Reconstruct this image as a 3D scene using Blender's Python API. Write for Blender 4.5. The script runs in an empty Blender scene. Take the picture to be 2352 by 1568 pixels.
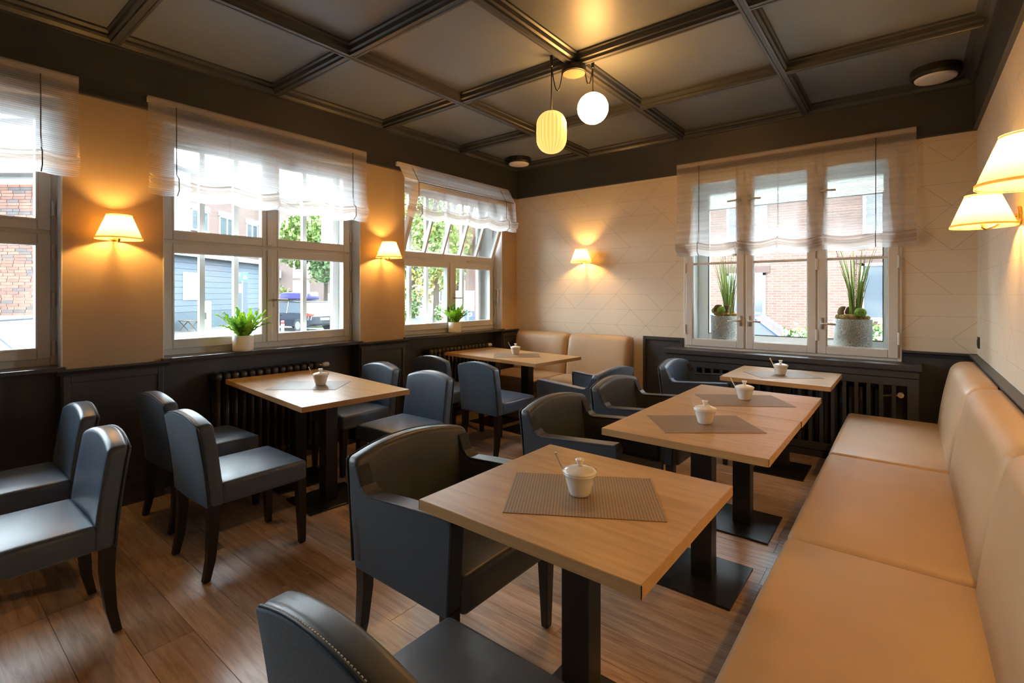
import bpy, bmesh, math, random
from mathutils import Vector, Matrix
R = math.radians
PI = math.pi
random.seed(11)
sc = bpy.context.scene
COL = sc.collection

# ------------------------------------------------------------------ camera
CAMX, CAMY, CAMZ, YAW = 4.0506, -5.1752, 1.40, 0.6734
cam = bpy.data.cameras.new('camera'); cam_o = bpy.data.objects.new('camera', cam); COL.objects.link(cam_o)
cam_o.location = (CAMX, CAMY, CAMZ); cam_o.rotation_euler = (PI / 2, 0, YAW)
cam.sensor_width = 36.0; cam.lens = 1140.33 / 2352 * 36.0
cam.shift_y = -(784 - 673.56) / 2352
cam.clip_start = 0.05; cam.clip_end = 400
sc.camera = cam_o

# ------------------------------------------------------------------ overcast sky, exposure
world = bpy.data.worlds.new('overcast_sky'); sc.world = world; world.use_nodes = True
bgn = world.node_tree.nodes['Background']
bgn.inputs[0].default_value = (0.83, 0.915, 1.0, 1); bgn.inputs[1].default_value = 6.4
sc.view_settings.view_transform = 'Standard'; sc.view_settings.look = 'None'
sc.view_settings.gamma = 1.0; sc.view_settings.use_curve_mapping = False
sc.view_settings.exposure = 2.08
sc.cycles.transparent_max_bounces = 14
sc.cycles.max_bounces = 6
sc.cycles.diffuse_bounces = 3
sc.cycles.glossy_bounces = 3
sc.cycles.transmission_bounces = 4
sc.cycles.sample_clamp_indirect = 5.0
sc.cycles.adaptive_threshold = 0.03
sc.cycles.caustics_reflective = False; sc.cycles.caustics_refractive = False

def portal(name, loc, rot, sx, sy):           # marks a window opening so the sky is sampled through it (emits nothing itself)
    l = bpy.data.lights.new(name, 'AREA'); l.shape = 'RECTANGLE'; l.size = sx; l.size_y = sy
    l.cycles.is_portal = True
    o = bpy.data.objects.new(name, l); COL.objects.link(o); o.location = loc; o.rotation_euler = rot
W = 4.4635
WIN_L = [(-6.105, -4.515), (-3.99, -2.40), (-1.875, -0.30)]
WZ0, WZ1 = 0.95, 2.60
for i, (a, b) in enumerate(WIN_L):
    portal('sky_portal', (-0.47, (a + b) / 2, (WZ0 + WZ1) / 2), (0, -PI / 2, 0), WZ1 - WZ0, b - a)
portal('sky_portal', ((2.23 + 4.01) / 2, 0.47, 1.72), (-PI / 2, 0, 0), 1.78, 1.76)

# ------------------------------------------------------------------ materials
MT = {}
def newmat(name):
    m = bpy.data.materials.new(name); m.use_nodes = True; MT[name] = m
    return m, m.node_tree.nodes, m.node_tree.links, m.node_tree.nodes['Principled BSDF']
def mat(name, col, rough=0.5, metal=0.0, spec=0.5, noise=None, bump=None, coat=0.0, sheen=0.0):
    """noise=(scale, amount) varies the colour, bump=(scale, strength) gives fine relief"""
    m, n, l, b = newmat(name)
    b.inputs['Base Color'].default_value = (*col, 1); b.inputs['Roughness'].default_value = rough
    b.inputs['Metallic'].default_value = metal; b.inputs['Specular IOR Level'].default_value = spec
    b.inputs['Coat Weight'].default_value = coat; b.inputs['Sheen Weight'].default_value = sheen
    if noise or bump:
        tc = n.new('ShaderNodeTexCoord')
    if noise:
        t = n.new('ShaderNodeTexNoise'); t.inputs['Scale'].default_value = noise[0]; t.inputs['Detail'].default_value = 5
        l.new(tc.outputs['Object'], t.inputs['Vector'])
        r = n.new('ShaderNodeValToRGB'); l.new(t.outputs['Fac'], r.inputs['Fac'])
        k = noise[1]
        r.color_ramp.elements[0].position = .3; r.color_ramp.elements[1].position = .7
        r.color_ramp.elements[0].color = (*[c * (1 - k) for c in col], 1)
        r.color_ramp.elements[1].color = (*[min(1, c * (1 + k)) for c in col], 1)
        l.new(r.outputs['Color'], b.inputs['Base Color'])
    if bump:
        t = n.new('ShaderNodeTexNoise'); t.inputs['Scale'].default_value = bump[0]; t.inputs['Detail'].default_value = 3
        l.new(tc.outputs['Object'], t.inputs['Vector'])
        bp = n.new('ShaderNodeBump'); bp.inputs['Strength'].default_value = bump[1]; bp.inputs['Distance'].default_value = .002
        l.new(t.outputs['Fac'], bp.inputs['Height']); l.new(bp.outputs['Normal'], b.inputs['Normal'])
    return m
def mth(nt, op, a, b=None, c=None):
    n = nt.nodes.new('ShaderNodeMath'); n.operation = op
    for i, v in enumerate((a, b, c)):
        if v is None: continue
        if isinstance(v, (int, float)): n.inputs[i].default_value = v
        else: nt.links.new(v, n.inputs[i])
    return n.outputs[0]
def wood(name, c1, c2, rough, scale=(1.2, 14, 14), per_object=0.0, spec=.5, bump=0.0):
    m, n, l, b = newmat(name); nt = m.node_tree
    tc = n.new('ShaderNodeTexCoord'); mp = n.new('ShaderNodeMapping'); mp.inputs['Scale'].default_value = scale
    oi = n.new('ShaderNodeObjectInfo')
    add = n.new('ShaderNodeVectorMath'); add.operation = 'MULTIPLY_ADD'
    comb = n.new('ShaderNodeCombineXYZ')
    for i in range(3): l.new(oi.outputs['Random'], comb.inputs[i])
    l.new(comb.outputs[0], add.inputs[0]); add.inputs[1].default_value = (37, 61, 23) if per_object else (0, 0, 0)
    l.new(tc.outputs['Object'], add.inputs[2]); l.new(add.outputs[0], mp.inputs['Vector'])
    t = n.new('ShaderNodeTexNoise'); t.inputs['Scale'].default_value = 2.2; t.inputs['Detail'].default_value = 8; t.inputs['Roughness'].default_value = .62
    t.inputs['Distortion'].default_value = .6
    l.new(mp.outputs[0], t.inputs['Vector'])
    r = n.new('ShaderNodeValToRGB'); r.color_ramp.elements[0].position = .33; r.color_ramp.elements[1].position = .68
    r.color_ramp.elements[0].color = (*c1, 1); r.color_ramp.elements[1].color = (*c2, 1)
    l.new(t.outputs['Fac'], r.inputs['Fac'])
    out = r.outputs['Color']
    if per_object:
        hs = n.new('ShaderNodeHueSaturation'); l.new(out, hs.inputs['Color'])
        l.new(mth(nt, 'MULTIPLY_ADD', oi.outputs['Random'], per_object, 1 - per_object / 2), hs.inputs['Value']); out = hs.outputs['Color']
    l.new(out, b.inputs['Base Color']); b.inputs['Roughness'].default_value = rough; b.inputs['Specular IOR Level'].default_value = spec
    if bump:
        bp = n.new('ShaderNodeBump'); bp.inputs['Strength'].default_value = bump; bp.inputs['Distance'].default_value = .001
        l.new(t.outputs['Fac'], bp.inputs['Height']); l.new(bp.outputs['Normal'], b.inputs['Normal'])
    return m
def wallpaper(name, col, line, axis):
    """cream paper printed with thin rows and broken zigzag lines"""
    m, n, l, b = newmat(name); nt = m.node_tree
    g = n.new('ShaderNodeNewGeometry'); sp = n.new('ShaderNodeSeparateXYZ'); l.new(g.outputs['Position'], sp.inputs[0])
    u = sp.outputs[axis]; v = sp.outputs[2]; H = .174; CW = .36
    vv = mth(nt, 'DIVIDE', v, H); r = mth(nt, 'FLOOR', vv); fv = mth(nt, 'FRACT', vv)
    uu = mth(nt, 'ADD', mth(nt, 'DIVIDE', u, CW), mth(nt, 'MULTIPLY', r, .5))
    c = mth(nt, 'FLOOR', uu); fu = mth(nt, 'FRACT', uu)
    cb = n.new('ShaderNodeCombineXYZ'); l.new(c, cb.inputs[0]); l.new(r, cb.inputs[1])
    wn = n.new('ShaderNodeTexWhiteNoise'); wn.noise_dimensions = '2D'; l.new(cb.outputs[0], wn.inputs['Vector'])
    sc_ = n.new('ShaderNodeSeparateColor'); l.new(wn.outputs['Color'], sc_.inputs[0])
    f2 = mth(nt, 'MULTIPLY', fu, 2)
    tri = mth(nt, 'SUBTRACT', 1, mth(nt, 'ABSOLUTE', mth(nt, 'SUBTRACT', f2, 1)))
    dist = mth(nt, 'MULTIPLY', mth(nt, 'ABSOLUTE', mth(nt, 'SUBTRACT', fv, tri)), H * .7)
    dl = mth(nt, 'LESS_THAN', dist, .0016)
    left = mth(nt, 'LESS_THAN', fu, .5)
    on = mth(nt, 'ADD', mth(nt, 'MULTIPLY', left, mth(nt, 'LESS_THAN', sc_.outputs[0], .52)),
             mth(nt, 'MULTIPLY', mth(nt, 'SUBTRACT', 1, left), mth(nt, 'LESS_THAN', sc_.outputs[1], .55)))
    hl = mth(nt, 'LESS_THAN', mth(nt, 'MULTIPLY', mth(nt, 'MINIMUM', fv, mth(nt, 'SUBTRACT', 1, fv)), H), .0012)
    hon = mth(nt, 'LESS_THAN', sc_.outputs[2], .86)
    fac = mth(nt, 'MAXIMUM', mth(nt, 'MULTIPLY', dl, on), mth(nt, 'MULTIPLY', hl, hon))
    mx = n.new('ShaderNodeMix'); mx.data_type = 'RGBA'
    l.new(fac, mx.inputs['Factor']); mx.inputs['A'].default_value = (*col, 1); mx.inputs['B'].default_value = (*line, 1)
    l.new(mx.outputs['Result'], b.inputs['Base Color']); b.inputs['Roughness'].default_value = .62
    t = n.new('ShaderNodeTexNoise'); t.inputs['Scale'].default_value = 260; l.new(g.outputs['Position'], t.inputs['Vector'])
    bp = n.new('ShaderNodeBump'); bp.inputs['Strength'].default_value = .08; bp.inputs['Distance'].default_value = .002
    l.new(t.outputs['Fac'], bp.inputs['Height']); l.new(bp.outputs['Normal'], b.inputs['Normal'])
    return m
def emit(name, col, s):
    m, n, l, b = newmat(name)
    b.inputs['Base Color'].default_value = (*col, 1); b.inputs['Emission Color'].default_value = (*col, 1); b.inputs['Emission Strength'].default_value = s
    return m
def glassy(name, tint=(1, 1, 1), refl=.07):
    m, n, l, b = newmat(name); n.remove(b)
    tr = n.new('ShaderNodeBsdfTransparent'); tr.inputs[0].default_value = (*tint, 1)
    gl = n.new('ShaderNodeBsdfGlossy'); gl.inputs['Roughness'].default_value = .02
    fr = n.new('ShaderNodeFresnel'); fr.inputs[0].default_value = 1.35
    mx = n.new('ShaderNodeMixShader'); l.new(mth(m.node_tree, 'MULTIPLY', fr.outputs[0], .8), mx.inputs[0])
    l.new(tr.outputs[0], mx.inputs[1]); l.new(gl.outputs[0], mx.inputs[2]); l.new(mx.outputs[0], n['Material Output'].inputs[0])
    return m
def sheer(name, col, period, open0, open1):
    """sheer linen: horizontal yarn stripes of changing density, see-through and translucent"""
    m, n, l, b = newmat(name); nt = m.node_tree; n.remove(b)
    g = n.new('ShaderNodeNewGeometry'); sp = n.new('ShaderNodeSeparateXYZ'); l.new(g.outputs['Position'], sp.inputs[0])
    nz = n.new('ShaderNodeTexNoise'); nz.noise_dimensions = '1D'; nz.inputs['Scale'].default_value = 26; nz.inputs['Detail'].default_value = 3
    l.new(sp.outputs[2], nz.inputs['W'])
    s = mth(nt, 'SINE', mth(nt, 'MULTIPLY', sp.outputs[2], 2 * PI / period))
    st = mth(nt, 'MULTIPLY_ADD', s, .25, mth(nt, 'MULTIPLY', nz.outputs['Fac'], 1.0))
    mr = n.new('ShaderNodeMapRange'); l.new(st, mr.inputs[0]); mr.inputs[1].default_value = .2; mr.inputs[2].default_value = .8
    mr.inputs[3].default_value = open0; mr.inputs[4].default_value = open1
    d = n.new('ShaderNodeBsdfDiffuse'); d.inputs[0].default_value = (*col, 1)
    t = n.new('ShaderNodeBsdfTranslucent'); t.inputs[0].default_value = (*col, 1)
    a = n.new('ShaderNodeMixShader'); a.inputs[0].default_value = .78; l.new(d.outputs[0], a.inputs[1]); l.new(t.outputs[0], a.inputs[2])
    tr = n.new('ShaderNodeBsdfTransparent'); mx = n.new('ShaderNodeMixShader'); l.new(mr.outputs[0], mx.inputs[0])
    l.new(a.outputs[0], mx.inputs[1]); l.new(tr.outputs[0], mx.inputs[2]); l.new(mx.outputs[0], n['Material Output'].inputs[0])
    return m
def shade_mat(name, col, k=.55):
    m, n, l, b = newmat(name); n.remove(b)
    d = n.new('ShaderNodeBsdfDiffuse'); d.inputs[0].default_value = (*col, 1)
    t = n.new('ShaderNodeBsdfTranslucent'); t.inputs[0].default_value = (*col, 1)
    a = n.new('ShaderNodeMixShader'); a.inputs[0].default_value = k; l.new(d.outputs[0], a.inputs[1]); l.new(t.outputs[0], a.inputs[2])
    l.new(a.outputs[0], n['Material Output'].inputs[0]); return m
def leafy(name, col):
    m, n, l, b = newmat(name); b.inputs['Base Color'].default_value = (*col, 1); b.inputs['Roughness'].default_value = .4
    t = n.new('ShaderNodeBsdfTranslucent'); t.inputs[0].default_value = (*col, 1)
    a = n.new('ShaderNodeMixShader'); a.inputs[0].default_value = .45; l.new(b.outputs[0], a.inputs[1]); l.new(t.outputs[0], a.inputs[2])
    l.new(a.outputs[0], n['Material Output'].inputs[0]); return m
def brickmat(name, c1, c2, mortar, axis, scale=1.0):
    m, n, l, b = newmat(name)
    tc = n.new('ShaderNodeTexCoord'); sp = n.new('ShaderNodeSeparateXYZ'); cb = n.new('ShaderNodeCombineXYZ')
    l.new(tc.outputs['Object'], sp.inputs[0]); l.new(sp.outputs[axis], cb.inputs[0]); l.new(sp.outputs[2], cb.inputs[1])
    t = n.new('ShaderNodeTexBrick'); t.inputs['Scale'].default_value = scale; t.inputs['Brick Width'].default_value = .25; t.inputs['Row Height'].default_value = .077
    t.inputs['Mortar Size'].default_value = .007; t.inputs['Color1'].default_value = (*c1, 1); t.inputs['Color2'].default_value = (*c2, 1); t.inputs['Mortar'].default_value = (*mortar, 1)
    l.new(cb.outputs[0], t.inputs['Vector']); l.new(t.outputs['Color'], b.inputs['Base Color']); b.inputs['Roughness'].default_value = .9
    return m
def weave(name, c1, c2, scale):
    m, n, l, b = newmat(name)
    tc = n.new('ShaderNodeTexCoord'); mp = n.new('ShaderNodeMapping'); mp.inputs['Rotation'].default_value = (0, 0, R(45))
    l.new(tc.outputs['Object'], mp.inputs[0])
    t = n.new('ShaderNodeTexChecker'); t.inputs['Scale'].default_value = scale; t.inputs['Color1'].default_value = (*c1, 1); t.inputs['Color2'].default_value = (*c2, 1)
    l.new(mp.outputs[0], t.inputs['Vector']); l.new(t.outputs['Color'], b.inputs['Base Color']); b.inputs['Roughness'].default_value = .5
    bp = n.new('ShaderNodeBump'); bp.inputs['Strength'].default_value = .5; bp.inputs['Distance'].default_value = .001
    l.new(t.outputs['Fac'], bp.inputs['Height']); l.new(bp.outputs['Normal'], b.inputs['Normal']); return m

mat('wall_paint', (.50, .365, .225), .6, noise=(3, .03), bump=(180, .12))
wallpaper('paper_back', (.78, .665, .51), (.54, .41, .27), 0)
wallpaper('paper_right', (.78, .665, .51), (.58, .45, .30), 1)
mat('dark_paint', (.050, .050, .052), .42, bump=(60, .05))
mat('ceiling_paint', (.172, .190, .216), .42, noise=(2.5, .05), bump=(30, .03))
mat('beam_paint', (.058, .060, .065), .38)
mat('white_paint', (.80, .79, .76), .38)
mat('frame_paint', (.72, .69, .65), .35)
mat('reveal_paint', (.78, .76, .73), .5)
mat('sill_paint', (.055, .055, .058), .16)
mat('handle_metal', (.60, .52, .43), .35, .2)
mat('steel', (.62, .60, .56), .25, 1.0)
mat('brass', (.75, .55, .25), .3, 1.0)
mat('white_plastic', (.82, .78, .72), .35)
mat('black_plastic', (.02, .02, .02), .4)
mat('column_black', (.012, .012, .013), .34)
mat('leg_wood', (.016, .012, .010), .32)
mat('leather', (.080, .112, .165), .38, spec=.55, noise=(9, .08), bump=(420, .12))
mat('leather_grey', (.064, .069, .076), .38, spec=.55, noise=(9, .08), bump=(420, .12))
mat('fabric', (.050, .078, .115), .85, noise=(240, .3), bump=(900, .3), sheen=.12)
mat('fabric_navy', (.032, .039, .052), .85, noise=(240, .3), bump=(900, .3), sheen=.1)
mat('stitch', (.45, .46, .46), .6)
mat('piping', (.032, .040, .050), .5)
mat('bench_vinyl', (.53, .355, .20), .42, noise=(6, .03), bump=(350, .06))
wood('oak_top', (.38, .215, .078), (.51, .31, .13), .38, (1.4, 16, 16), spec=.5)
wood('oak_edge', (.44, .26, .11), (.52, .32, .14), .42, (1.4, 16, 40))
wood('plank', (.36, .225, .145), (.66, .47, .34), .29, (1.5, 20, 20), per_object=.38, spec=.5, bump=.12)
mat('joint', (.07, .04, .025), .7)
weave('placemat', (.30, .20, .115), (.15, .10, .055), 150)
mat('porcelain', (.82, .79, .74), .12, coat=.5)
mat('silver', (.80, .78, .75), .32, .75)
glassy('glass', (.97, .99, .99))
sheer('linen', (.94, .92, .91), .0125, .56, .26)
sheer('linen_dense', (.78, .69, .62), .0125, .42, .2)
mat('cord', (.10, .075, .055), .8)
shade_mat('lamp_shade', (.86, .69, .37), .46)
shade_mat('glow_panel_white', (.88, .90, .86))
emit('bulb', (1, .53, .135), 235)
emit('globe_white', (1, .50, .14), 17)
def ribbed_globe(name, cx, cy, ribs):
    m, n, l, b = newmat(name); nt = m.node_tree
    g = n.new('ShaderNodeNewGeometry'); sp = n.new('ShaderNodeSeparateXYZ'); l.new(g.outputs['Position'], sp.inputs[0])
    an = mth(nt, 'ARCTAN2', mth(nt, 'SUBTRACT', sp.outputs[1], cy), mth(nt, 'SUBTRACT', sp.outputs[0], cx))
    s = mth(nt, 'MULTIPLY_ADD', mth(nt, 'COSINE', mth(nt, 'MULTIPLY', an, ribs)), .5, .5)
    r = n.new('ShaderNodeValToRGB'); l.new(s, r.inputs['Fac']); r.color_ramp.elements[0].color = (.86, .43, .095, 1); r.color_ramp.elements[1].color = (1, .58, .17, 1)
    l.new(r.outputs['Color'], b.inputs['Emission Color']); b.inputs['Emission Strength'].default_value = .34; b.inputs['Base Color'].default_value = (.6, .4, .12, 1); b.inputs['Roughness'].default_value = .4
ribbed_globe('globe_amber', 2.085, -2.265, 24)
mat('canopy_black', (.015, .013, .012), .4)
mat('copper_disc', (.20, .14, .09), .35)
mat('disc_white', (.92, .86, .78), .5)
mat('radiator_paint', (.055, .042, .030), .3)
mat('pot_white', (.74, .71, .66), .45)
leafy('leaf', (.30, .52, .03))
leafy('leaf_dark', (.13, .32, .02))
mat('soil', (.03, .02, .012), .9)
leafy('grass_blade', (.26, .38, .09))
mat('dry_stalk', (.34, .22, .07), .7)
mat('dark_stalk', (.025, .018, .015), .7)
mat('moss', (.40, .26, .07), .9, noise=(40, .4), bump=(60, .6))
mat('moss_green', (.22, .38, .06), .9, noise=(60, .4), bump=(60, .6))
mat('bark', (.20, .12, .06), .9, noise=(40, .4), bump=(50, .6))
# outside
mat('asphalt', (0.053, 0.052, 0.051), .9, noise=(1.2, .15))
mat('grass_verge', (0.043, 0.073, 0.016), .9, noise=(3, .3))
mat('siding', (0.054, 0.072, 0.098), .6, noise=(2, .05))
mat('siding_base', (0.040, 0.057, 0.070), .7)
mat('ext_white', (0.311, 0.315, 0.320), .5)
brickmat('brick_far', (0.115, 0.058, 0.040), (0.085, 0.042, 0.030), (0.14, 0.115, 0.098), 0)
brickmat('brick_pink', (0.085, 0.047, 0.036), (0.072, 0.040, 0.032), (0.085, 0.068, 0.060), 1)
brickmat('brick_red', (0.059, 0.024, 0.017), (0.045, 0.023, 0.019), (0.081, 0.067, 0.059), 0)
mat('mortar', (0.28, 0.26, 0.25), .9)
mat('brick_a', (0.125, 0.050, 0.032), .9, noise=(8, .15)); mat('brick_b', (0.081, 0.035, 0.024), .9, noise=(8, .15)); mat('brick_c', (0.045, 0.035, 0.033), .9, noise=(8, .15))
mat('ext_glass', (.05, .06, .07), .08, spec=.6)
mat('roof_tile', (0.048, 0.022, 0.016), .7)
mat('car_black', (.012, .014, .020), .12, coat=1.0); mat('car_white', (.66, .67, .69), .15, coat=1.0)
mat('car_silver', (.09, .10, .115), .35, coat=.1); mat('car_blue', (.03, .07, .19), .25, coat=.4)
mat('tyre', (.015, .015, .015), .8); mat('rim', (.5, .5, .5), .3, .9); mat('tail_light', (.55, .03, .02), .2)
mat('roof_box', (0.024, 0.020, 0.081), .3, coat=.5)
mat('sign_blue', (0.013, 0.069, 0.216), .4); mat('sign_white', (0.324, 0.324, 0.324), .4); mat('sign_grey', (0.07, 0.075, 0.08), .4)
mat('pink_render', (0.140, 0.045, 0.043), .8); mat('bench_wood', (0.069, 0.040, 0.022), .7); mat('red_band', (0.134, 0.011, 0.008), .5)
mat('pole_grey', (0.112, 0.115, 0.118), .5)
mat('tree_leaf', (0.10, 0.155, 0.028), .6, noise=(1.5, .35)); mat('tree_leaf_yellow', (0.19, 0.17, 0.03), .6, noise=(1.5, .3)); mat('tree_leaf_dark', (0.055, 0.105, 0.030), .6, noise=(1.5, .3))
mat('trunk', (0.037, 0.027, 0.019), .9)
def swirl():
    m, n, l, b = newmat('planter_swirl'); nt = m.node_tree
    tc = n.new('ShaderNodeTexCoord'); fac = None
    for sc_, fr in ((21, 36), (15, 32)):
        t = n.new('ShaderNodeTexVoronoi'); t.inputs['Scale'].default_value = sc_; l.new(tc.outputs['Object'], t.inputs['Vector'])
        w = mth(nt, 'GREATER_THAN', mth(nt, 'SINE', mth(nt, 'MULTIPLY', t.outputs['Distance'], fr)), .72)
        fac = w if fac is None else mth(nt, 'MAXIMUM', fac, w)
    r = n.new('ShaderNodeValToRGB'); r.color_ramp.elements[0].color = (.33, .34, .32, 1); r.color_ramp.elements[1].color = (.66, .67, .64, 1)
    l.new(fac, r.inputs['Fac']); l.new(r.outputs['Color'], b.inputs['Base Color']); b.inputs['Roughness'].default_value = .55
    bp = n.new('ShaderNodeBump'); bp.inputs['Strength'].default_value = .4; bp.inputs['Distance'].default_value = .003
    l.new(fac, bp.inputs['Height']); l.new(bp.outputs['Normal'], b.inputs['Normal'])
swirl()

# ------------------------------------------------------------------ helpers
WM = {}
def put(o, label=None, cat=None, group=None, kind=None):
    if label: o['label'] = label
    if cat: o['category'] = cat
    if group: o['group'] = group
    if kind: o['kind'] = kind
    return o
def thing(name, label, cat, loc=(0, 0, 0), rz=0.0, group=None, kind=None):
    o = bpy.data.objects.new(name, None); COL.objects.link(o); o.empty_display_size = .1
    o.location = loc; o.rotation_euler = (0, 0, rz)
    WM[o.name] = Matrix.Translation(Vector(loc)) @ Matrix.Rotation(rz, 4, 'Z')
    return put(o, label, cat, group, kind)
def dup(root, loc, rz, label, group=None, name=None):
    r = root.copy(); COL.objects.link(r); r.location = loc; r.rotation_euler = (0, 0, rz)
    r['label'] = label
    if group: r['group'] = group
    WM[r.name] = Matrix.Translation(Vector(loc)) @ Matrix.Rotation(rz, 4, 'Z')
    for ch in list(root.children):
        c = ch.copy(); COL.objects.link(c); c.parent = r
        for g in list(ch.children):
            d = g.copy(); COL.objects.link(d); d.parent = c
    return r
class MB:
    def __init__(s): s.v = []; s.f = []
    def add(s, vs, fs):
        k = len(s.v); s.v += [tuple(p) for p in vs]; s.f += [tuple(i + k for i in f) for f in fs]; return s
    def box(s, x0, x1, y0, y1, z0, z1):
        return s.add([(x0, y0, z0), (x1, y0, z0), (x1, y1, z0), (x0, y1, z0), (x0, y0, z1), (x1, y0, z1), (x1, y1, z1), (x0, y1, z1)],
                     [(0, 3, 2, 1), (4, 5, 6, 7), (0, 1, 5, 4), (1, 2, 6, 5), (2, 3, 7, 6), (3, 0, 4, 7)])
    def loft(s, rings, cap=True):
        n = len(rings[0]); vs = [p for r in rings for p in r]; fs = []
        for i in range(len(rings) - 1):
            for j in range(n):
                fs.append((i * n + j, i * n + (j + 1) % n, (i + 1) * n + (j + 1) % n, (i + 1) * n + j))
        if cap:
            fs.append(tuple(reversed(range(n)))); fs.append(tuple((len(rings) - 1) * n + j for j in range(n)))
        return s.add(vs, fs)
    def prism(s, poly, axis, a, b):
        def P(u, v, w): return (w, u, v) if axis == 0 else ((u, w, v) if axis == 1 else (u, v, w))
        return s.loft([[P(u, v, a) for u, v in poly], [P(u, v, b) for u, v in poly]])
    def leg(s, secs):                       # secs: (cx, cy, z, hx, hy)
        return s.loft([[(c - hx, d - hy, z), (c + hx, d - hy, z), (c + hx, d + hy, z), (c - hx, d + hy, z)] for c, d, z, hx, hy in secs])
    def tube(s, pts, r, n=6, cap=True):
        rings = []; pts = [Vector(p) for p in pts]; up = None
        for i, p in enumerate(pts):
            d = (pts[min(i + 1, len(pts) - 1)] - pts[max(i - 1, 0)])
            d = d.normalized() if d.length > 1e-9 else Vector((0, 0, 1))
            if up is None:
                up = Vector((0, 0, 1)) if abs(d.z) < .9 else Vector((1, 0, 0))
            a = d.cross(up)
            if a.length < 1e-6: a = d.cross(Vector((0, 1, 0)))
            a.normalize(); b = a.cross(d).normalized(); up = b
            rr = r[i] if isinstance(r, (list, tuple)) else r
            rings.append([tuple(p + a * math.cos(2 * PI * k / n) * rr + b * math.sin(2 * PI * k / n) * rr) for k in range(n)])
        return s.loft(rings, cap)
    def lathe(s, prof, n=24, c=(0, 0, 0), cap=True, ripple=None):
        rings = []
        for r, z in prof:
            ring = []
            for k in range(n):
                rr = r * (1 + (ripple[1] * math.cos(ripple[0] * 2 * PI * k / n) if ripple else 0))
                ring.append((c[0] + rr * math.cos(2 * PI * k / n), c[1] + rr * math.sin(2 * PI * k / n), c[2] + z))
            rings.append(ring)
        return s.loft(rings, cap)
    def rbox(s, c, h, r, m=(2, 2, 2), deform=None):
        def cs(hh, k):
            r2 = min(r, hh); inner = hh - r2
            e = [inner + r2 * q for q in (.35, .72, 1.0)]
            mid = [(-inner + 2 * inner * i / k) for i in range(k + 1)] if inner > 1e-6 else [0]
            return [-q for q in reversed(e)] + mid + e
        X, Y, Z = cs(h[0], m[0]), cs(h[1], m[1]), cs(h[2], m[2]); ids = {}; vs = []; fs = []
        def V(x, y, z):
            k = (round(x, 6), round(y, 6), round(z, 6))
            if k in ids: return ids[k]
            q = [max(-(h[i] - min(r, h[i])), min(h[i] - min(r, h[i]), (x, y, z)[i])) for i in range(3)]
            d = Vector((x - q[0], y - q[1], z - q[2]))
            if d.length > 1e-9: d = d.normalized() * min(r, *h)
            p = (c[0] + q[0] + d.x, c[1] + q[1] + d.y, c[2] + q[2] + d.z)
            if deform: p = deform(*p)
            ids[k] = len(vs); vs.append(p); return ids[k]
        def grid(A, B, fn, flip):
            for i in range(len(A) - 1):
                for j in range(len(B) - 1):
                    q = [fn(A[i], B[j]), fn(A[i + 1], B[j]), fn(A[i + 1], B[j + 1]), fn(A[i], B[j + 1])]
                    fs.append(tuple(reversed(q)) if flip else tuple(q))
        grid(X, Y, lambda a, b: V(a, b, h[2]), False); grid(X, Y, lambda a, b: V(a, b, -h[2]), True)
        grid(X, Z, lambda a, b: V(a, -h[1], b), False); grid(X, Z, lambda a, b: V(a, h[1], b), True)
        grid(Y, Z, lambda a, b: V(h[0], a, b), False); grid(Y, Z, lambda a, b: V(-h[0], a, b), True)
        return s.add(vs, fs)
    def build(s, name, m, parent=None, smooth=False, bevel=0.0, world=True, origin=None, seg=2):
        me = bpy.data.meshes.new(name)
        vs = s.v
        if parent is not None and world:
            inv = WM[parent.name].inverted(); vs = [tuple(inv @ Vector(p)) for p in vs]
        elif origin is not None:
            vs = [(p[0] - origin[0], p[1] - origin[1], p[2] - origin[2]) for p in vs]
        me.from_pydata(vs, [], s.f); me.materials.append(MT[m])
        if bevel or True:
            bm = bmesh.new(); bm.from_mesh(me)
            bmesh.ops.recalc_face_normals(bm, faces=bm.faces)
            if bevel:
                es = [e for e in bm.edges if len(e.link_faces) == 2 and e.calc_face_angle(0) > .5]
                bmesh.ops.bevel(bm, geom=es, offset=bevel, segments=seg, affect='EDGES', profile=.6, clamp_overlap=True)
            bm.to_mesh(me); bm.free()
        if smooth:
            for p in me.polygons: p.use_smooth = True
        o = bpy.data.objects.new(name, me); COL.objects.link(o)
        if parent is not None:
            o.parent = parent; WM[o.name] = WM[parent.name]
        elif origin is not None:
            o.location = origin; WM[o.name] = Matrix.Translation(Vector(origin))
        else: WM[o.name] = Matrix.Identity(4)
        return o
def bx(x0, x1, y0, y1, z0, z1): return MB().box(x0, x1, y0, y1, z0, z1)
def inst(src, name, parent, loc, rz=0.0, scale=(1, 1, 1), m=None):     # another piece sharing src's mesh, given in the parent's frame
    o = bpy.data.objects.new(name, src.data); COL.objects.link(o); o.parent = parent; o.location = loc; o.rotation_euler = (0, 0, rz); o.scale = scale
    if m:
        o.material_slots[0].link = 'OBJECT'; o.material_slots[0].material = MT[m]
    return o
# ================================================================== THE ROOM
YB = -7.40                                   # rear end of the room, behind the camera
ZC = 3.075                                   # ceiling panels
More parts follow.
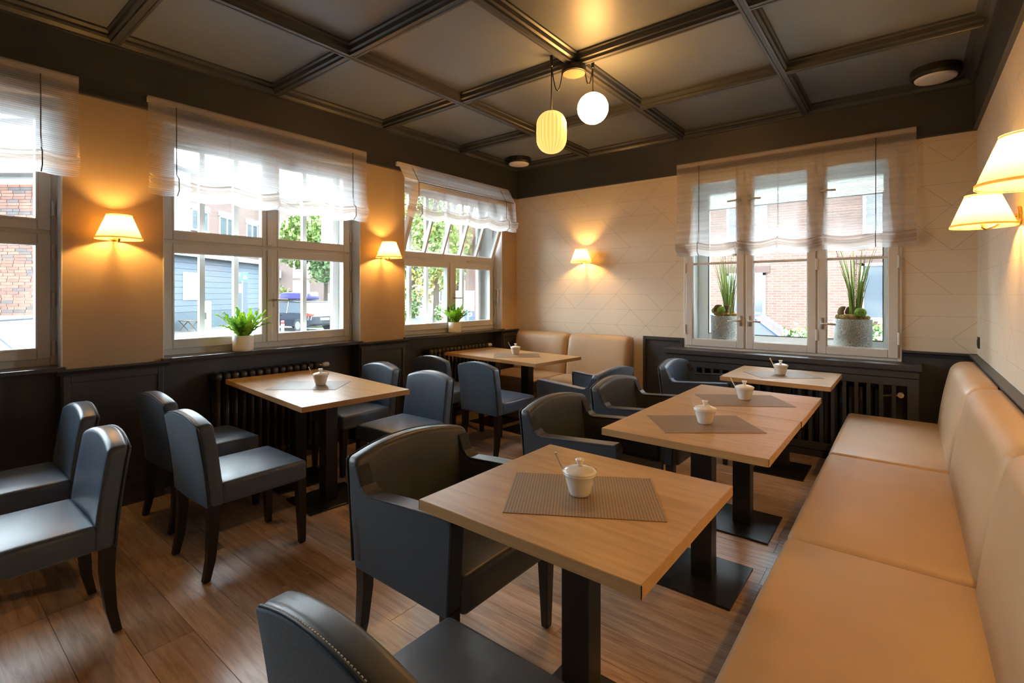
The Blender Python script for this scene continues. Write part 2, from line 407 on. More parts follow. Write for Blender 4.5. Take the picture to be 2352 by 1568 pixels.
# ---- floor: vinyl planks laid along the room's width
floor = put(bx(0, W, YB, 0, -.12, -.006).build('floor', 'joint'), 'brown wood-look plank floor of the dining room', 'floor', kind='structure')
PWID, PLEN = .182, 1.22
pl0 = bx(.0006, PLEN - .0006, .0006, PWID - .0006, -.008, 0).build('plank', 'plank', floor, bevel=.0009, seg=1)
first = True; row = 0; y = -4.75
while y > YB: y -= PWID
rows = []
while y < 0:
    rows.append(y); y += PWID
for i, y0 in enumerate(rows):
    a = max(y0, YB); b = min(y0 + PWID, 0)
    if b - a < .01: continue
    x = -((i * .413 + .2 * (i % 3)) % PLEN)
    while x < W:
        xa = max(x, 0.0); xb = min(x + PLEN, W)
        if xb - xa > .02:
            s = ((xb - xa) / PLEN, (b - a) / PWID, 1)
            if first: pl0.location = (xa, a, 0); pl0.scale = s; first = False
            else: inst(pl0, 'plank', floor, (xa, a, 0), scale=s)
        x += PLEN

# ---- left wall with three window niches
wl = MB(); ZT = 3.2
ys = [YB] + [v for ab in WIN_L for v in ab] + [0.45]
for i in range(0, len(ys), 2): wl.box(-.45, 0, ys[i], ys[i + 1], -.5, ZT)
for a, b in WIN_L:
    wl.box(-.45, -.15, a, b, -.5, WZ0 - .03); wl.box(-.45, 0, a, b, WZ1, ZT)
wall_left = put(wl.build('wall_left', 'wall_paint'), 'tan painted window wall with three window niches', 'wall', kind='structure')
# dark niche backs, wainscot on the piers
for a, b in WIN_L:
    bx(-.15, -.142, a, b, 0, WZ0 - .03).build('niche_panel', 'dark_paint', wall_left)
    bx(-.15, -.002, a, a + .008, 0, WZ0 - .03).build('niche_cheek', 'dark_paint', wall_left)
    bx(-.15, -.002, b - .008, b, 0, WZ0 - .03).build('niche_cheek', 'dark_paint', wall_left)
piers = [(YB, -6.105), (-4.515, -3.99), (-2.40, -1.875), (-.30, 0)]
for a, b in piers:
    bx(0, .008, a, b, .1, .905).build('wainscot_panel', 'dark_paint', wall_left)
    m = MB()
    for q in (a, b - .035): m.box(.008, .02, q, q + .035, .13, .89)
    m.box(.008, .02, a + .035, b - .035, .845, .89); m.box(.008, .02, a + .035, b - .035, .13, .175)
    m.build('panel_moulding', 'dark_paint', wall_left, bevel=.004)
    m = MB(); e = .03
    prof = [(0, .898), (.018, .898), (.03, .912), (.04, .922), (.04, .934), (0, .934)]
    m.prism([(x, z) for x, z in prof], 1, max(a - e, YB), min(b + e, 0)); m.build('dado_rail', 'dark_paint', wall_left)
    bx(0, .016, a, b, 0, .13).build('plinth', 'dark_paint', wall_left, bevel=.003)
bx(-.142, -.13, WIN_L[0][0], WIN_L[0][1], 0, .13).build('plinth', 'dark_paint', wall_left)
# ---- back wall
wb = MB()
wb.box(0, 2.23, 0, .45, -.5, ZT).box(4.01, W + .3, 0, .45, -.5, ZT).box(2.23, 4.01, 0, .45, -.5, .84).box(2.23, 4.01, 0, .45, 2.60, ZT)
wall_back = put(wb.build('wall_back', 'paper_back'), 'cream back wall papered with thin zigzag lines', 'wall', kind='structure')
m = MB(); m.box(1.78, 2.225, -.012, 0, 0, .935).box(4.015, W, -.012, 0, 0, .905).box(2.225, 4.015, -.012, 0, 0, .835)
m.build('wainscot_panel', 'dark_paint', wall_back)
m = MB(); m.box(1.78, 1.812, -.032, -.012, 0, .935).box(2.19, 2.225, -.03, -.012, .75, .935).box(1.812, 2.19, -.03, -.012, .90, .935)
m.build('panel_moulding', 'dark_paint', wall_back, bevel=.004)
MB().prism([(0, .888), (-.018, .888), (-.03, .91), (-.044, .922), (-.044, .936), (0, .936)], 0, 4.015, W).build('dado_rail', 'dark_paint', wall_back)
# ---- right wall
wall_right = put(bx(W, W + .3, YB, 0, -.5, ZT).build('wall_right', 'paper_right'), 'cream right wall papered with thin zigzag lines above the bench', 'wall', kind='structure')
bx(W - .012, W, YB, 0, 0, .90).build('wainscot_panel', 'dark_paint', wall_right)
MB().prism([(W, .888), (W - .018, .888), (W - .032, .91), (W - .052, .922), (W - .052, .936), (W, .936)], 1, YB, 0).build('dado_rail', 'dark_paint', wall_right)
wall_rear = put(bx(-.45, W + .3, YB - .3, YB, -.5, ZT).build('wall_rear', 'wall_paint'), 'tan rear wall behind the viewpoint', 'wall', kind='structure')
# ---- dark frieze under the ceiling and cornice
def frieze(wall, ax, fixed, a, b, sg):
    ZB = 2.644
    def P(d0, d1, z0, z1, name, bev=0.0):
        lo, hi = sorted((fixed + sg * d0, fixed + sg * d1))
        (bx(lo, hi, a, b, z0, z1) if ax == 0 else bx(a, b, lo, hi, z0, z1)).build(name, 'dark_paint' if name != 'cornice' else 'beam_paint', wall, bevel=bev)
    P(0, .014, ZB, ZC, 'frieze'); P(.014, .026, ZB, ZB + .018, 'frieze_bead', .003)
    # stepped cornice
    prof = [(.014, 3.0), (.03, 3.0), (.03, 3.012), (.05, 3.03), (.075, 3.036), (.075, 3.05), (.10, 3.062), (.10, ZC), (.014, ZC)]
    m = MB()
    m.prism([(fixed + sg * d, z) for d, z in prof], 1 if ax == 0 else 0, a, b); m.build('cornice', 'beam_paint', wall)
frieze(wall_left, 0, 0, YB, 0, 1); frieze(wall_back, 1, 0, 0, W, -1); frieze(wall_right, 0, W, YB, 0, -1)
# ---- coffered ceiling
ceiling = put(bx(-.45, W + .3, YB - .3, .45, ZC + .012, ZC + .2).build('ceiling', 'ceiling_paint'), 'dark grey coffered ceiling with moulded beams', 'ceiling', kind='structure')
BX = [1.09, 2.21, 3.33]; BY = [-1.10, -2.16, -3.22, -4.27, -5.33, -6.38]
xs = [0] + BX + [W]; ysb = [0] + BY + [YB]
for i in range(len(xs) - 1):
    for j in range(len(ysb) - 1):
        bx(xs[i], xs[i + 1], ysb[j + 1], ysb[j], ZC, ZC + .012).build('ceiling_panel', 'ceiling_paint', ceiling)
prof = [(-.052, ZC), (-.052, 3.062), (-.040, 3.055), (-.040, 3.025), (-.026, 3.018), (-.026, 3.0), (-.012, 3.0), (-.009, 3.004), (.009, 3.004), (.012, 3.0), (.026, 3.0), (.026, 3.018), (.040, 3.025), (.040, 3.055), (.052, 3.062), (.052, ZC)]
for x in BX: MB().prism([(x + d, z) for d, z in prof], 1, YB, -.06).build('beam', 'beam_paint', ceiling)
for y in BY:
    for i in range(len(xs) - 1):
        MB().prism([(y + d, z) for d, z in prof], 0, xs[i] + (.026 if i else .06), xs[i + 1] - (.026 if i < len(xs) - 2 else .06)).build('beam', 'beam_paint', ceiling)

# ================================================================== LEFT WINDOWS (inner casements, outer casements, white lining)
def ring(m, x0, x1, ya, yb, za, zb, w, wb=None):
    wb = wb or w
    m.box(x0, x1, ya, ya + w, za, zb).box(x0, x1, yb - w, yb, za, zb).box(x0, x1, ya + w, yb - w, zb - w, zb).box(x0, x1, ya + w, yb - w, za, za + wb)
    return m
def lever(parent, x, y, z, d):
    m = MB(); m.box(x, x + .008, y - .014, y + .014, z - .06, z + .06); m.tube([(x, y, z), (x + .035, y, z), (x + .042, y + .03 * d, z), (x + .042, y + .11 * d, z)], .0085, 8)
    return m.build('handle', 'handle_metal', parent, smooth=True)
def left_window(n, ya, yb, label, hopper=False):
    t = thing('window_%d' % n, label, 'window', (0, (ya + yb) / 2, WZ0), kind='structure')
    yc = (ya + yb) / 2; FX = -.135
    ring(MB(), FX - .07, FX, ya, yb, WZ0, WZ1, .035, .05).box(FX - .07, FX, ya + .035, yb - .035, 1.755, 1.80).build('frame', 'frame_paint', t, bevel=.004)
    # white lining between the inner and outer casements, and the plastered reveals
    m = MB(); m.box(-.40, FX - .07, ya, ya + .02, WZ0, WZ1).box(-.40, FX - .07, yb - .02, yb, WZ0, WZ1).box(-.40, FX - .07, ya, yb, WZ1 - .02, WZ1).box(-.45, FX - .07, ya, yb, WZ0 - .03, WZ0 + .03)
    m.build('lining', 'white_paint', t)
    m = MB(); m.box(FX, .001, ya, ya + .006, WZ0, WZ1).box(FX, .001, yb - .006, yb, WZ0, WZ1).box(FX, .001, ya, yb, WZ1 - .006, WZ1)
    m.build('reveal', 'reveal_paint', t)
    MB().box(FX - .005, .035, ya - .012, yb + .012, WZ0 - .028, WZ0).build('sill', 'sill_paint', t, bevel=.005)
    cols = [(ya + .035, yc + .004), (yc - .004 + .008, yb - .035)]
    for k, (c, d) in enumerate(cols):
        lo = ring(MB(), FX - .055, FX + .014, c, d, WZ0 + .045, 1.765, .062, .062).build('sash', 'frame_paint', t, bevel=.006)
        ring(MB(), FX - .03, FX + .018, c + .060, d - .060, WZ0 + .105, 1.705, .010).build('bead', 'white_paint', lo)
        bx(FX - .022, FX - .018, c + .06, d - .06, WZ0 + .10, 1.71).build('pane', 'glass', lo)
        e = d if k else c
        for z in (1.06, 1.36, 1.66):
            MB().lathe([(.009, -.045), (.009, .045)], 10, (FX + .014, e + (.012 if k else -.012), z)).build('hinge', 'frame_paint', lo)
        if k == 1: lever(lo, FX + .014, c + .02, 1.345, 1)
        if not hopper:
            up = ring(MB(), FX - .055, FX + .014, c, d, 1.79, WZ1 - .03, .062).build('sash', 'frame_paint', t, bevel=.006)
            ring(MB(), FX - .03, FX + .018, c + .060, d - .060, 1.85, WZ1 - .09, .010).build('bead', 'white_paint', up)
            bx(FX - .022, FX - .018, c + .06, d - .06, 1.85, WZ1 - .09).build('pane', 'glass', up)
            for z in (1.93, 2.40):
                MB().lathe([(.009, -.045), (.009, .045)], 10, (FX + .014, e + (.012 if k else -.012), z)).build('hinge', 'frame_paint', up)
    # raised cover strip on the meeting stiles
    bx(FX + .014, FX + .026, yc - .022, yc + .022, WZ0 + .05, 1.76).build('cover_strip', 'frame_paint', t, bevel=.005)
    if not hopper:
        bx(FX + .014, FX + .026, yc - .022, yc + .022, 1.80, WZ1 - .03).build('cover_strip', 'frame_paint', t, bevel=.005)
    else:
        # bottom-hung fanlight tilted into the room, with four glazing bars
        hz, hx, ang, L = 1.80, FX + .004, R(21), .775
        def T(x, y, z):
            return (hx + z * math.sin(ang) + x * math.cos(ang), y, hz + z * math.cos(ang) - x * math.sin(ang))
        def tb(x0, x1, a, b, z0, z1):
            q = bx(x0, x1, a, b, z0, z1); q.v = [T(*p) for p in q.v]; return q
        a, b = ya + .045, yb - .045
        m = MB()
        for q in (tb(-.05, .014, a, a + .05, 0, L), tb(-.05, .014, b - .05, b, 0, L), tb(-.05, .014, a + .05, b - .05, 0, .055), tb(-.05, .014, a + .05, b - .05, L - .05, L)): m.add(q.v, q.f)
        s = m.build('fanlight', 'frame_paint', t, bevel=.005)
        tb(-.022, -.018, a + .05, b - .05, .05, L - .05).build('pane', 'glass', s)
        for k in range(1, 5):
            yy = a + .05 + (b - a - .1) * k / 5
            tb(-.04, .008, yy - .011, yy + .011, .05, L - .05).build('glazing_bar', 'frame_paint', s)
        for yy in (ya + .35, yb - .45): MB().tube([(FX + .02, yy - .06, 1.785), (FX + .02, yy + .06, 1.785)], .008, 8).build('hinge', 'frame_paint', s)
        MB().tube([(FX + .03, yb - .02, 1.74), (FX + .03, yb - .02, .99)], .007, 8).build('opening_rod', 'frame_paint', t)
        m = MB(); m.tube([(FX + .03, yb - .02, 1.46), (FX + .075, yb - .02, 1.45), (FX + .085, yb - .02, 1.40), (FX + .075, yb - .02, 1.33), (FX + .085, yb - .02, 1.27), (FX + .04, yb - .02, 1.25)], .012, 8)
        m.build('rod_handle', 'white_plastic', t, smooth=True)
        MB().tube([(hx - .02, ya + .03, 2.47), T(0, ya + .03, L - .1)], .007, 8).build('stay', 'steel', t)
    # outer casements
    oy0, oy1 = ya + .02, yb - .02; ox = -.385
    m = ring(MB(), ox, ox + .05, oy0, oy1, WZ0 + .03, WZ1 - .02, .06, .04); m.box(ox, ox + .05, oy0, oy1, 1.72, 1.80)
    of = m.build('outer_frame', 'white_paint', t, bevel=.004)
    bx(ox + .02, ox + .024, oy0 + .05, oy1 - .05, WZ0 + .06, WZ1 - .1).build('outer_pane', 'glass', t)
    for k in range(1, 5):
        yy = oy0 + .06 + (oy1 - oy0 - .12) * k / 5 + (.03 if k > 2 else -.03) * (k in (2, 3))
        bx(ox + .005, ox + .045, yy - .019, yy + .019, WZ0 + .06, 1.73).build('glazing_bar', 'white_paint', t)
        bx(ox + .005, ox + .045, yy - .019, yy + .019, 1.79, WZ1 - .07).build('glazing_bar', 'white_paint', t)
    return t
left_window(1, *WIN_L[0], 'grey-white casement window at the left edge, brick house outside it')
left_window(2, *WIN_L[1], 'four-sash casement window with grey siding building outside, fern on its sill')
left_window(3, *WIN_L[2], 'casement window by the room corner with its fanlight tilted inward', hopper=True)

# ================================================================== BACK WINDOW (three casements, deep box, plants inside)
t = thing('window_4', 'three-casement cream window in the back wall with planters behind its glass', 'window', (3.12, 0, .84), kind='structure')
def ringx(m, y0, y1, xa, xb, za, zb, w, wb=None):
    wb = wb or w
    m.box(xa, xa + w, y0, y1, za, zb).box(xb - w, xb, y0, y1, za, zb).box(xa + w, xb - w, y0, y1, zb - w, zb).box(xa + w, xb - w, y0, y1, za, za + wb); return m
m = ringx(MB(), -.022, .05, 2.225, 4.012, .835, 2.605, .032, .03); m.box(2.80, 2.84, -.018, .05, .86, 2.57).box(3.395, 3.435, -.018, .05, .86, 2.57)
m.build('frame', 'frame_paint', t, bevel=.006)
for k, (a, b) in enumerate([(2.252, 2.812), (2.828, 3.408), (3.422, 3.988)]):
    s = ringx(MB(), -.034, .03, a, b, .866, 2.575, .066, .07).build('sash', 'frame_paint', t, bevel=.006)
    bx(a + .06, b - .06, -.012, .012, 1.690, 1.712).build('glazing_bar', 'frame_paint', s)
    bx(a + .06, b - .06, -.004, 0, .93, 2.515).build('pane', 'glass', s)
    ringx(MB(), -.016, .01, a + .064, b - .064, .934, 2.511, .007).build('bead', 'white_paint', s)
    hx = a if k != 1 else b
    for z in (1.03, 1.66, 2.4): MB().lathe([(.009, -.05), (.009, .05)], 10, (hx + (-.004 if k != 1 else .004), -.034, z)).build('hinge', 'frame_paint', s)
    if k == 2:
        for z in (1.03, 1.66, 2.4): MB().lathe([(.009, -.05), (.009, .05)], 10, (b + .004, -.034, z)).build('hinge', 'frame_paint', s)
    hxx, d = ((b - .03, -1), (a + .03, 1), (a + .03, 1))[k]
    for z in (1.135, 2.30):
        m = MB(); m.box(hxx - .013, hxx + .013, -.042, -.034, z - .05, z + .05); m.tube([(hxx, -.04, z), (hxx, -.072, z), (hxx + .028 * d, -.078, z), (hxx + .11 * d, -.078, z - .004)], .008, 8)
        m.build('handle', 'handle_metal', s, smooth=True)
m = MB(); m.box(2.23, 4.01, .03, .45, .80, .86).box(2.23, 2.25, .05, .40, .86, 2.6).box(3.99, 4.01, .05, .40, .86, 2.6).box(2.23, 4.01, .05, .40, 2.58, 2.6)
m.build('lining', 'white_paint', t)
m = ringx(MB(), .36, .42, 2.25, 3.99, .86, 2.58, .11, .11)
m.build('outer_frame', 'white_paint', t, bevel=.006)
ringx(MB(), .355, .362, 2.36, 3.88, .968, 2.302, .008).build('gasket', 'black_plastic', t)
bx(2.36, 3.88, .388, .392, .96, 2.48).build('outer_pane', 'glass', t)
bx(2.36, 3.88, .405, .409, 2.30, 2.48).build('added_glow_panel', 'glow_panel_white', t)  # added translucent panel that makes the top of the outer pane look bright
# ================================================================== ROMAN BLINDS
def blind(axis, u0, u1, ztop, zbot, cords, label, drape=None, grp='sheer roman blinds over the windows'):
    base = (0, (u0 + u1) / 2, zbot) if axis == 0 else ((u0 + u1) / 2, 0, zbot)
    t = thing('roman_blind', label, 'blind', base, group=grp)
    def P(n, u, z): return (n, u, z) if axis == 0 else (u, -n, z)
    def nz(z):
        if drape is None: return .045
        kx, kz = drape
        return .045 + (kx - .045) * min(1, max(0, (ztop - z) / (ztop - kz)))
    cs = sorted(cords); knots = [u0] + cs + [u1]
    def sag(u):
        for i in range(len(knots) - 1):
            a, b = knots[i], knots[i + 1]
            if a <= u <= b:
                f = (u - a) / (b - a); k = .030 if 0 < i < len(knots) - 2 else .012
                return -k * math.sin(PI * f) ** 1.0
        return 0
    def wob(u, v): return .006 * math.sin(u * 9 + v * 3) + .004 * math.sin(u * 23 + 2 * v)
    m = MB()
    q = [P(.016, u, ztop - .034) for u in (0,)]
    (bx(.014, .040, u0, u1, ztop - .04, ztop - .002) if axis == 0 else bx(u0, u1, -.040, -.014, ztop - .04, ztop - .002)).build('headrail', 'white_paint', t, bevel=.003)
    NU, NV = 66, 18
    us = [u0 + (u1 - u0) * i / NU for i in range(NU + 1)]
    zf = zbot + .115
    def sheet(z_top, z_bot, nv, nfun, k_sag):
        vs = []; fs = []
        for j in range(nv + 1):
            v = j / nv
            for u in us:
                z = z_top + (z_bot - z_top) * v + sag(u) * k_sag(v)
                vs.append(P(nfun(u, v, z), u, z))
        for j in range(nv):
            for i in range(NU):
                a = j * (NU + 1) + i; fs.append((a, a + 1, a + NU + 2, a + NU + 1))
        mm = MB(); mm.add(vs, fs); return mm
    sheet(ztop, zf, NV, lambda u, v, z: nz(z) + wob(u, v) * v + .03 * v ** 4 * (1 if drape is None else .4), lambda v: v ** 2).build('fabric', 'linen', t, smooth=True)
    sheet(ztop + .001, ztop - .075, 2, lambda u, v, z: .049 + (nz(z) - .045), lambda v: 0).build('top_hem', 'linen_dense', t, smooth=True)
    for k in range(3):
        z0 = zf - .006 - k * .024; bul = .040 - .006 * k
        def nf(u, v, z, bul=bul, z0=z0): return nz(z0) + .012 + bul * math.sin(PI * v) + wob(u, v)
        sheet(z0 + .012, z0 - .036, 5, nf, lambda v: 1.0).build('fold', 'linen_dense', t, smooth=True)
    sheet(zbot + .045, zbot - .012, 2, lambda u, v, z: nz(z) + .010, lambda v: .9).build('bottom_hem', 'linen', t, smooth=True)
    for i, c in enumerate(cs):
        n0 = nz(zf) + .012
        pts = [P(.052 + nz(ztop - .04) - .045, c, ztop - .04)]
        if drape: pts.append(P(drape[0] + .012, c, drape[1]))
        pts += [P(n0, c, zf + .02), P(n0 + .045, c, zf - .01), P(n0 + .05, c, zbot + .02), P(n0 + .012, c, zbot - .012)]
        if i in (0, len(cs) - 1): MB().tube(pts, .0032, 5).build('cord', 'cord', t)
        else:
            vs = []; fs = []
            for p in pts:
                p = Vector(p); d = Vector(P(0, .007, 0)); vs += [tuple(p - d), tuple(p + d)]
            for j in range(len(pts) - 1): fs.append((2 * j, 2 * j + 1, 2 * j + 3, 2 * j + 2))
            mm = MB(); mm.add(vs, fs); mm.build('seam_tape', 'linen_dense', t)
    if drape:
        kx, kz = drape
        MB().tube([P(kx + .004, u0 + .16, kz), P(kx + .004, u1 - .05, kz)], .004, 5).build('fold_line', 'cord', t)
    return t
blind(0, -6.18, -4.447, 2.737, 2.13, [-6.02, -5.67, -5.32, -4.97, -4.62], 'sheer roman blind at the left edge of the photo, beside the large wall lamp')
blind(0, -4.09, -2.362, 2.737, 2.09, [-3.925, -3.575, -3.22, -2.865, -2.515], 'sheer roman blind over the window between the two left wall lamps')
blind(0, -2.00, -.23, 2.725, 2.185, [-1.83, -1.48, -1.13, -.78, -.43], 'sheer roman blind pushed out by the tilted fanlight beside the room corner', drape=(.165, 2.53))
blind(1, 2.162, 4.103, 2.738, 1.80, [2.39, 2.75, 3.11, 3.47, 3.84], 'wide sheer roman blind over the three-casement back window')

# ================================================================== WALL LAMPS
def wall_lamp(loc, rz, label):
    t = thing('wall_lamp', label, 'lamp', loc, rz, 'pleated shade wall lamps')
    def disc(r0, x0, x1, n=24): return MB().loft([[(x, r0 * math.cos(2 * PI * k / n), .045 + r0 * math.sin(2 * PI * k / n)) for k in range(n)] for x in (x0, x1)])
    disc(.042, 0, .014).build('wall_plate', 'brass', t, world=False, smooth=False, bevel=.003)
    MB().tube([(.01, 0, .045), (.05, 0, .030), (.09, 0, .0), (.118, 0, -.012), (.13, 0, -.004), (.13, 0, .03)], .007, 8).build('arm', 'brass', t, world=False, smooth=True)
    MB().lathe([(.012, .015), (.014, .018), (.014, .045), (.012, .048)], 14, (.13, 0, 0)).build('socket', 'white_plastic', t, world=False, smooth=True)
    MB().lathe([(.006, .049), (.016, .060), (.020, .076), (.016, .092), (.005, .100)], 10, (.13, 0, 0)).build('bulb', 'bulb', t, world=False, smooth=True)
    prof = [(.120, .004), (.1025, .052), (.084, .102), (.066, .150)]
    s = MB().lathe(prof, 168, (.13, 0, 0), cap=False, ripple=(42, .014)).build('shade', 'lamp_shade', t, world=False)
    MB().lathe([(.1215, .0), (.1235, .0), (.1235, .012), (.1205, .012)], 48, (.13, 0, 0), cap=False).build('lower_trim', 'lamp_shade', s, world=False, smooth=True)
    MB().lathe([(.0655, .148), (.068, .148), (.068, .154), (.0655, .154)], 40, (.13, 0, 0), cap=False).build('upper_trim', 'lamp_shade', s, world=False, smooth=True)
    m = MB()
    for k in range(3):
        a = 2 * PI * k / 3 + .4; m.tube([(.13, 0, .046), (.13 + .06 * math.cos(a), .06 * math.sin(a), .148)], .0015, 4)
    m.build('shade_carrier', 'brass', t, world=False)
    return t
LZ = 1.742
wall_lamp((0, -4.265, LZ), 0, 'pleated shade wall lamp between the left edge window and the next window')
wall_lamp((0, -2.165, LZ), 0, 'pleated shade wall lamp between the fern window and the tilted fanlight window')
wall_lamp((1.06, 0, LZ + .02), -PI / 2, 'small-looking pleated wall lamp on the back wall above the rear bench')
wall_lamp((W, -1.87, LZ - .02), PI, 'pleated wall lamp on the right wall, lower in the photo, nearest the corner')
wall_lamp((W, -3.06, LZ - .02), PI, 'pleated wall lamp cut by the right edge of the photo')
wall_lamp((W, -4.25, LZ - .02), PI, 'pleated wall lamp on the right wall beside the viewpoint, outside the photo')
wall_lamp((0, -6.40, LZ), 0, 'pleated wall lamp on the left wall behind the viewpoint, outside the photo')  # unseen lamp, kept for the light it gives the room

# ================================================================== PENDANT LAMP
def pendant(PY, label):
    t = thing('pendant_lamp', label, 'lamp', (2.205, PY, 2.93))
    MB().lathe([(.085, 2.995), (.085, 2.955), (.075, 2.952)], 32, (2.205, PY, 0)).build('canopy', 'canopy_black', t, smooth=False)
    MB().lathe([(.0, 2.949), (.078, 2.949), (.078, 2.953), (.0, 2.953)], 32, (2.205, PY, 0), cap=False).build('canopy_cover', 'copper_disc', t)
    def drop(px, py, ztop, gz, loop, amber):
        MB().lathe([(.011, ZC), (.011, ztop), (.006, ztop - .004)], 12, (px, py, 0)).build('ceiling_hook', 'canopy_black', t)
        c = Vector((2.205, PY, 0)); d = (Vector((px, py, 0)) - c); e = d.normalized() * .083
        pts = []
        a = Vector((c.x + e.x, c.y + e.y, 2.965)); b = Vector((px, py, ztop + .01))
        for i in range(17):
            f = i / 16; p = a.lerp(b, f); p.z -= loop * math.sin(PI * f) ** .8 * (1 - .15 * f); pts.append(tuple(p))
        MB().tube(pts, .0042, 6).build('cord', 'canopy_black', t, smooth=True)
        zt = gz + (.15 if amber else .108)
        MB().tube([(px, py, ztop), (px, py, zt - .004)], .0042, 6).build('cord', 'canopy_black', t)
        MB().lathe([(.018, zt - .012), (.018, zt + .004), (.006, zt + .010)], 14, (px, py, 0)).build('globe_cap', 'canopy_black', t)
        if amber:
            pr = []
            for i in range(15):
                f = i / 14; an = -PI / 2 + PI * f
                pr.append((max(.002, .106 * math.cos(an) ** .85), gz + (.042 if an > 0 else -.042) * (1 if abs(an) > .05 else 0) + .106 * math.sin(an)))
            MB().lathe(pr, 96, (px, py, 0), ripple=(24, .018)).build('globe', 'globe_amber', t, smooth=True)
        else:
            pr = [(max(.002, .109 * math.cos(-PI / 2 + PI * i / 16)), gz + .109 * math.sin(-PI / 2 + PI * i / 16)) for i in range(17)]
            MB().lathe(pr, 40, (px, py, 0)).build('globe', 'globe_white', t, smooth=True)
    drop(2.085, PY - .105, 3.0, 2.535, .17, True)
    drop(2.30, PY + .10, 3.0, 2.713, .11, False)


pendant(-2.16, 'two-globe pendant lamp with black cords hung from the ceiling beam crossing')

# flush ceiling discs
def ceiling_disc(x, y, label):
    t = thing('ceiling_lamp', label, 'lamp', (x, y, ZC), group='round flush ceiling lamps')
    MB().lathe([(.150, 0), (.152, -.05), (.140, -.066), (.128, -.068)], 40, (0, 0, 0)).build('housing', 'canopy_black', t, world=False, smooth=False)
    MB().lathe([(.126, -.066), (.122, -.078), (.10, -.082), (.0, -.083)], 40, (0, 0, 0), cap=False).build('diffuser', 'disc_white', t, world=False, smooth=True)
    MB().lathe([(.004, -.083), (.004, -.087)], 8, (0, 0, 0)).build('centre_screw', 'brass', t, world=False)
ceiling_disc(.27, -.30, 'round unlit ceiling lamp in the far corner above the tilted fanlight')
ceiling_disc(4.21, -.31, 'round unlit ceiling lamp in the right-hand corner near the back window')

# ================================================================== BENCHES
def bench(label, origin, rz, segs, D, length, back_gap):
    """local: x along the bench, seat towards -y, wall at y=0"""
    t = thing('upholstered_bench', label, 'bench', origin, rz, 'beige upholstered wall benches')
    x = 0
    for i, s in enumerate(segs):
        a, b = x + .003, x + s - .003; x += s
        MB().rbox(((a + b) / 2, -(D + .20) / 2, .395), ((b - a) / 2, (D - .20) / 2, .068), .03, (6, 5, 2),
                  lambda px, py, pz: (px, py, pz + (.006 * math.sin(PI * min(1, max(0, (px - a) / (b - a)))) if pz > .40 else 0))).build('seat_cushion', 'bench_vinyl', t, world=False, smooth=True)
        def df(px, py, pz):
            f = (pz - .40) / .53
            return (px, py + .085 * f * (1 if py < -.12 else .25) + (.012 * math.sin(PI * min(1, max(0, f))) * (-1 if py < -.12 else 0)), pz)
        MB().rbox(((a + b) / 2, -.1645, .665), ((b - a) / 2, .0905, .262), .066, (8, 2, 6), df).build('back_cushion', 'bench_vinyl', t, world=False, smooth=True)
    bx(.01, length - .01, -D + .035, -.06, .0, .33).build('base', 'bench_vinyl', t, world=False, bevel=.006)
    return t
bench('long beige upholstered bench along the right wall beside four tables', (W, -.45, 0), -PI / 2, [1.27, 1.28, 1.28, 1.28], .785, 5.11, 0)
bench('short beige two-seat bench against the back wall under the small wall lamp', (.105, 0, 0), 0, [.79, .80], .84, 1.59, 0)

# ================================================================== TABLES
def table(loc, rz, lx, ly, cols, label, plate=(.36, .42)):
    t = thing('cafe_table', label, 'table', loc, rz, 'oak-topped pedestal tables')
    hx, hy = lx / 2, ly / 2
    MB().box(-hx + .001, hx - .001, -hy + .001, hy - .001, .717, .750).build('table_top', 'oak_top', t, world=False, bevel=.0015)
    m = MB()
    m.box(-hx, hx, -hy, -hy + .002, .7175, .7488).box(-hx, hx, hy - .002, hy, .7175, .7488).box(-hx, -hx + .002, -hy, hy, .7175, .7488).box(hx - .002, hx, -hy, hy, .7175, .7488)
    m.build('edge_band', 'oak_edge', t, world=False)
    for c in cols:
        bx(c - .05, c + .05, -.042, .042, .011, .708).build('column', 'column_black', t, world=False, bevel=.004)
        bx(c - plate[0] / 2, c + plate[0] / 2, -plate[1] / 2, plate[1] / 2, 0, .011).build('base_plate', 'column_black', t, world=False, bevel=.003)
        bx(c - .16, c + .16, -.15, .15, .708, .717).build('top_bracket', 'column_black', t, world=False)
    return t
TABLES = {
 'T1': ((3.215, -3.765, 0), 0, .745, .735, [0], 'square oak table nearest the viewer, in front of the bench'),
 'T2': ((3.258, -2.660, 0), 0, .735, .735, [.0], 'square oak table second from the viewer, pushed against another table'),
 'T3': ((3.262, -1.925, 0), 0, .735, .735, [.0], 'square oak table third from the viewer, behind the table it is pushed to'),
 'T4': ((3.262, -.735, 0), 0, .740, .735, [.0], 'square oak table in front of the slatted radiator cover'),
 'TL': ((.715, -3.285, 0), R(-5), 1.335, .735, [-.24, .24], 'long oak table by the window with the grey building outside'),
 'TB': ((.735, -1.045, 0), R(-5), 1.325, .72, [-.24, .24], 'long oak table in front of the short bench at the back')}
for k, a in TABLES.items(): table(*a)

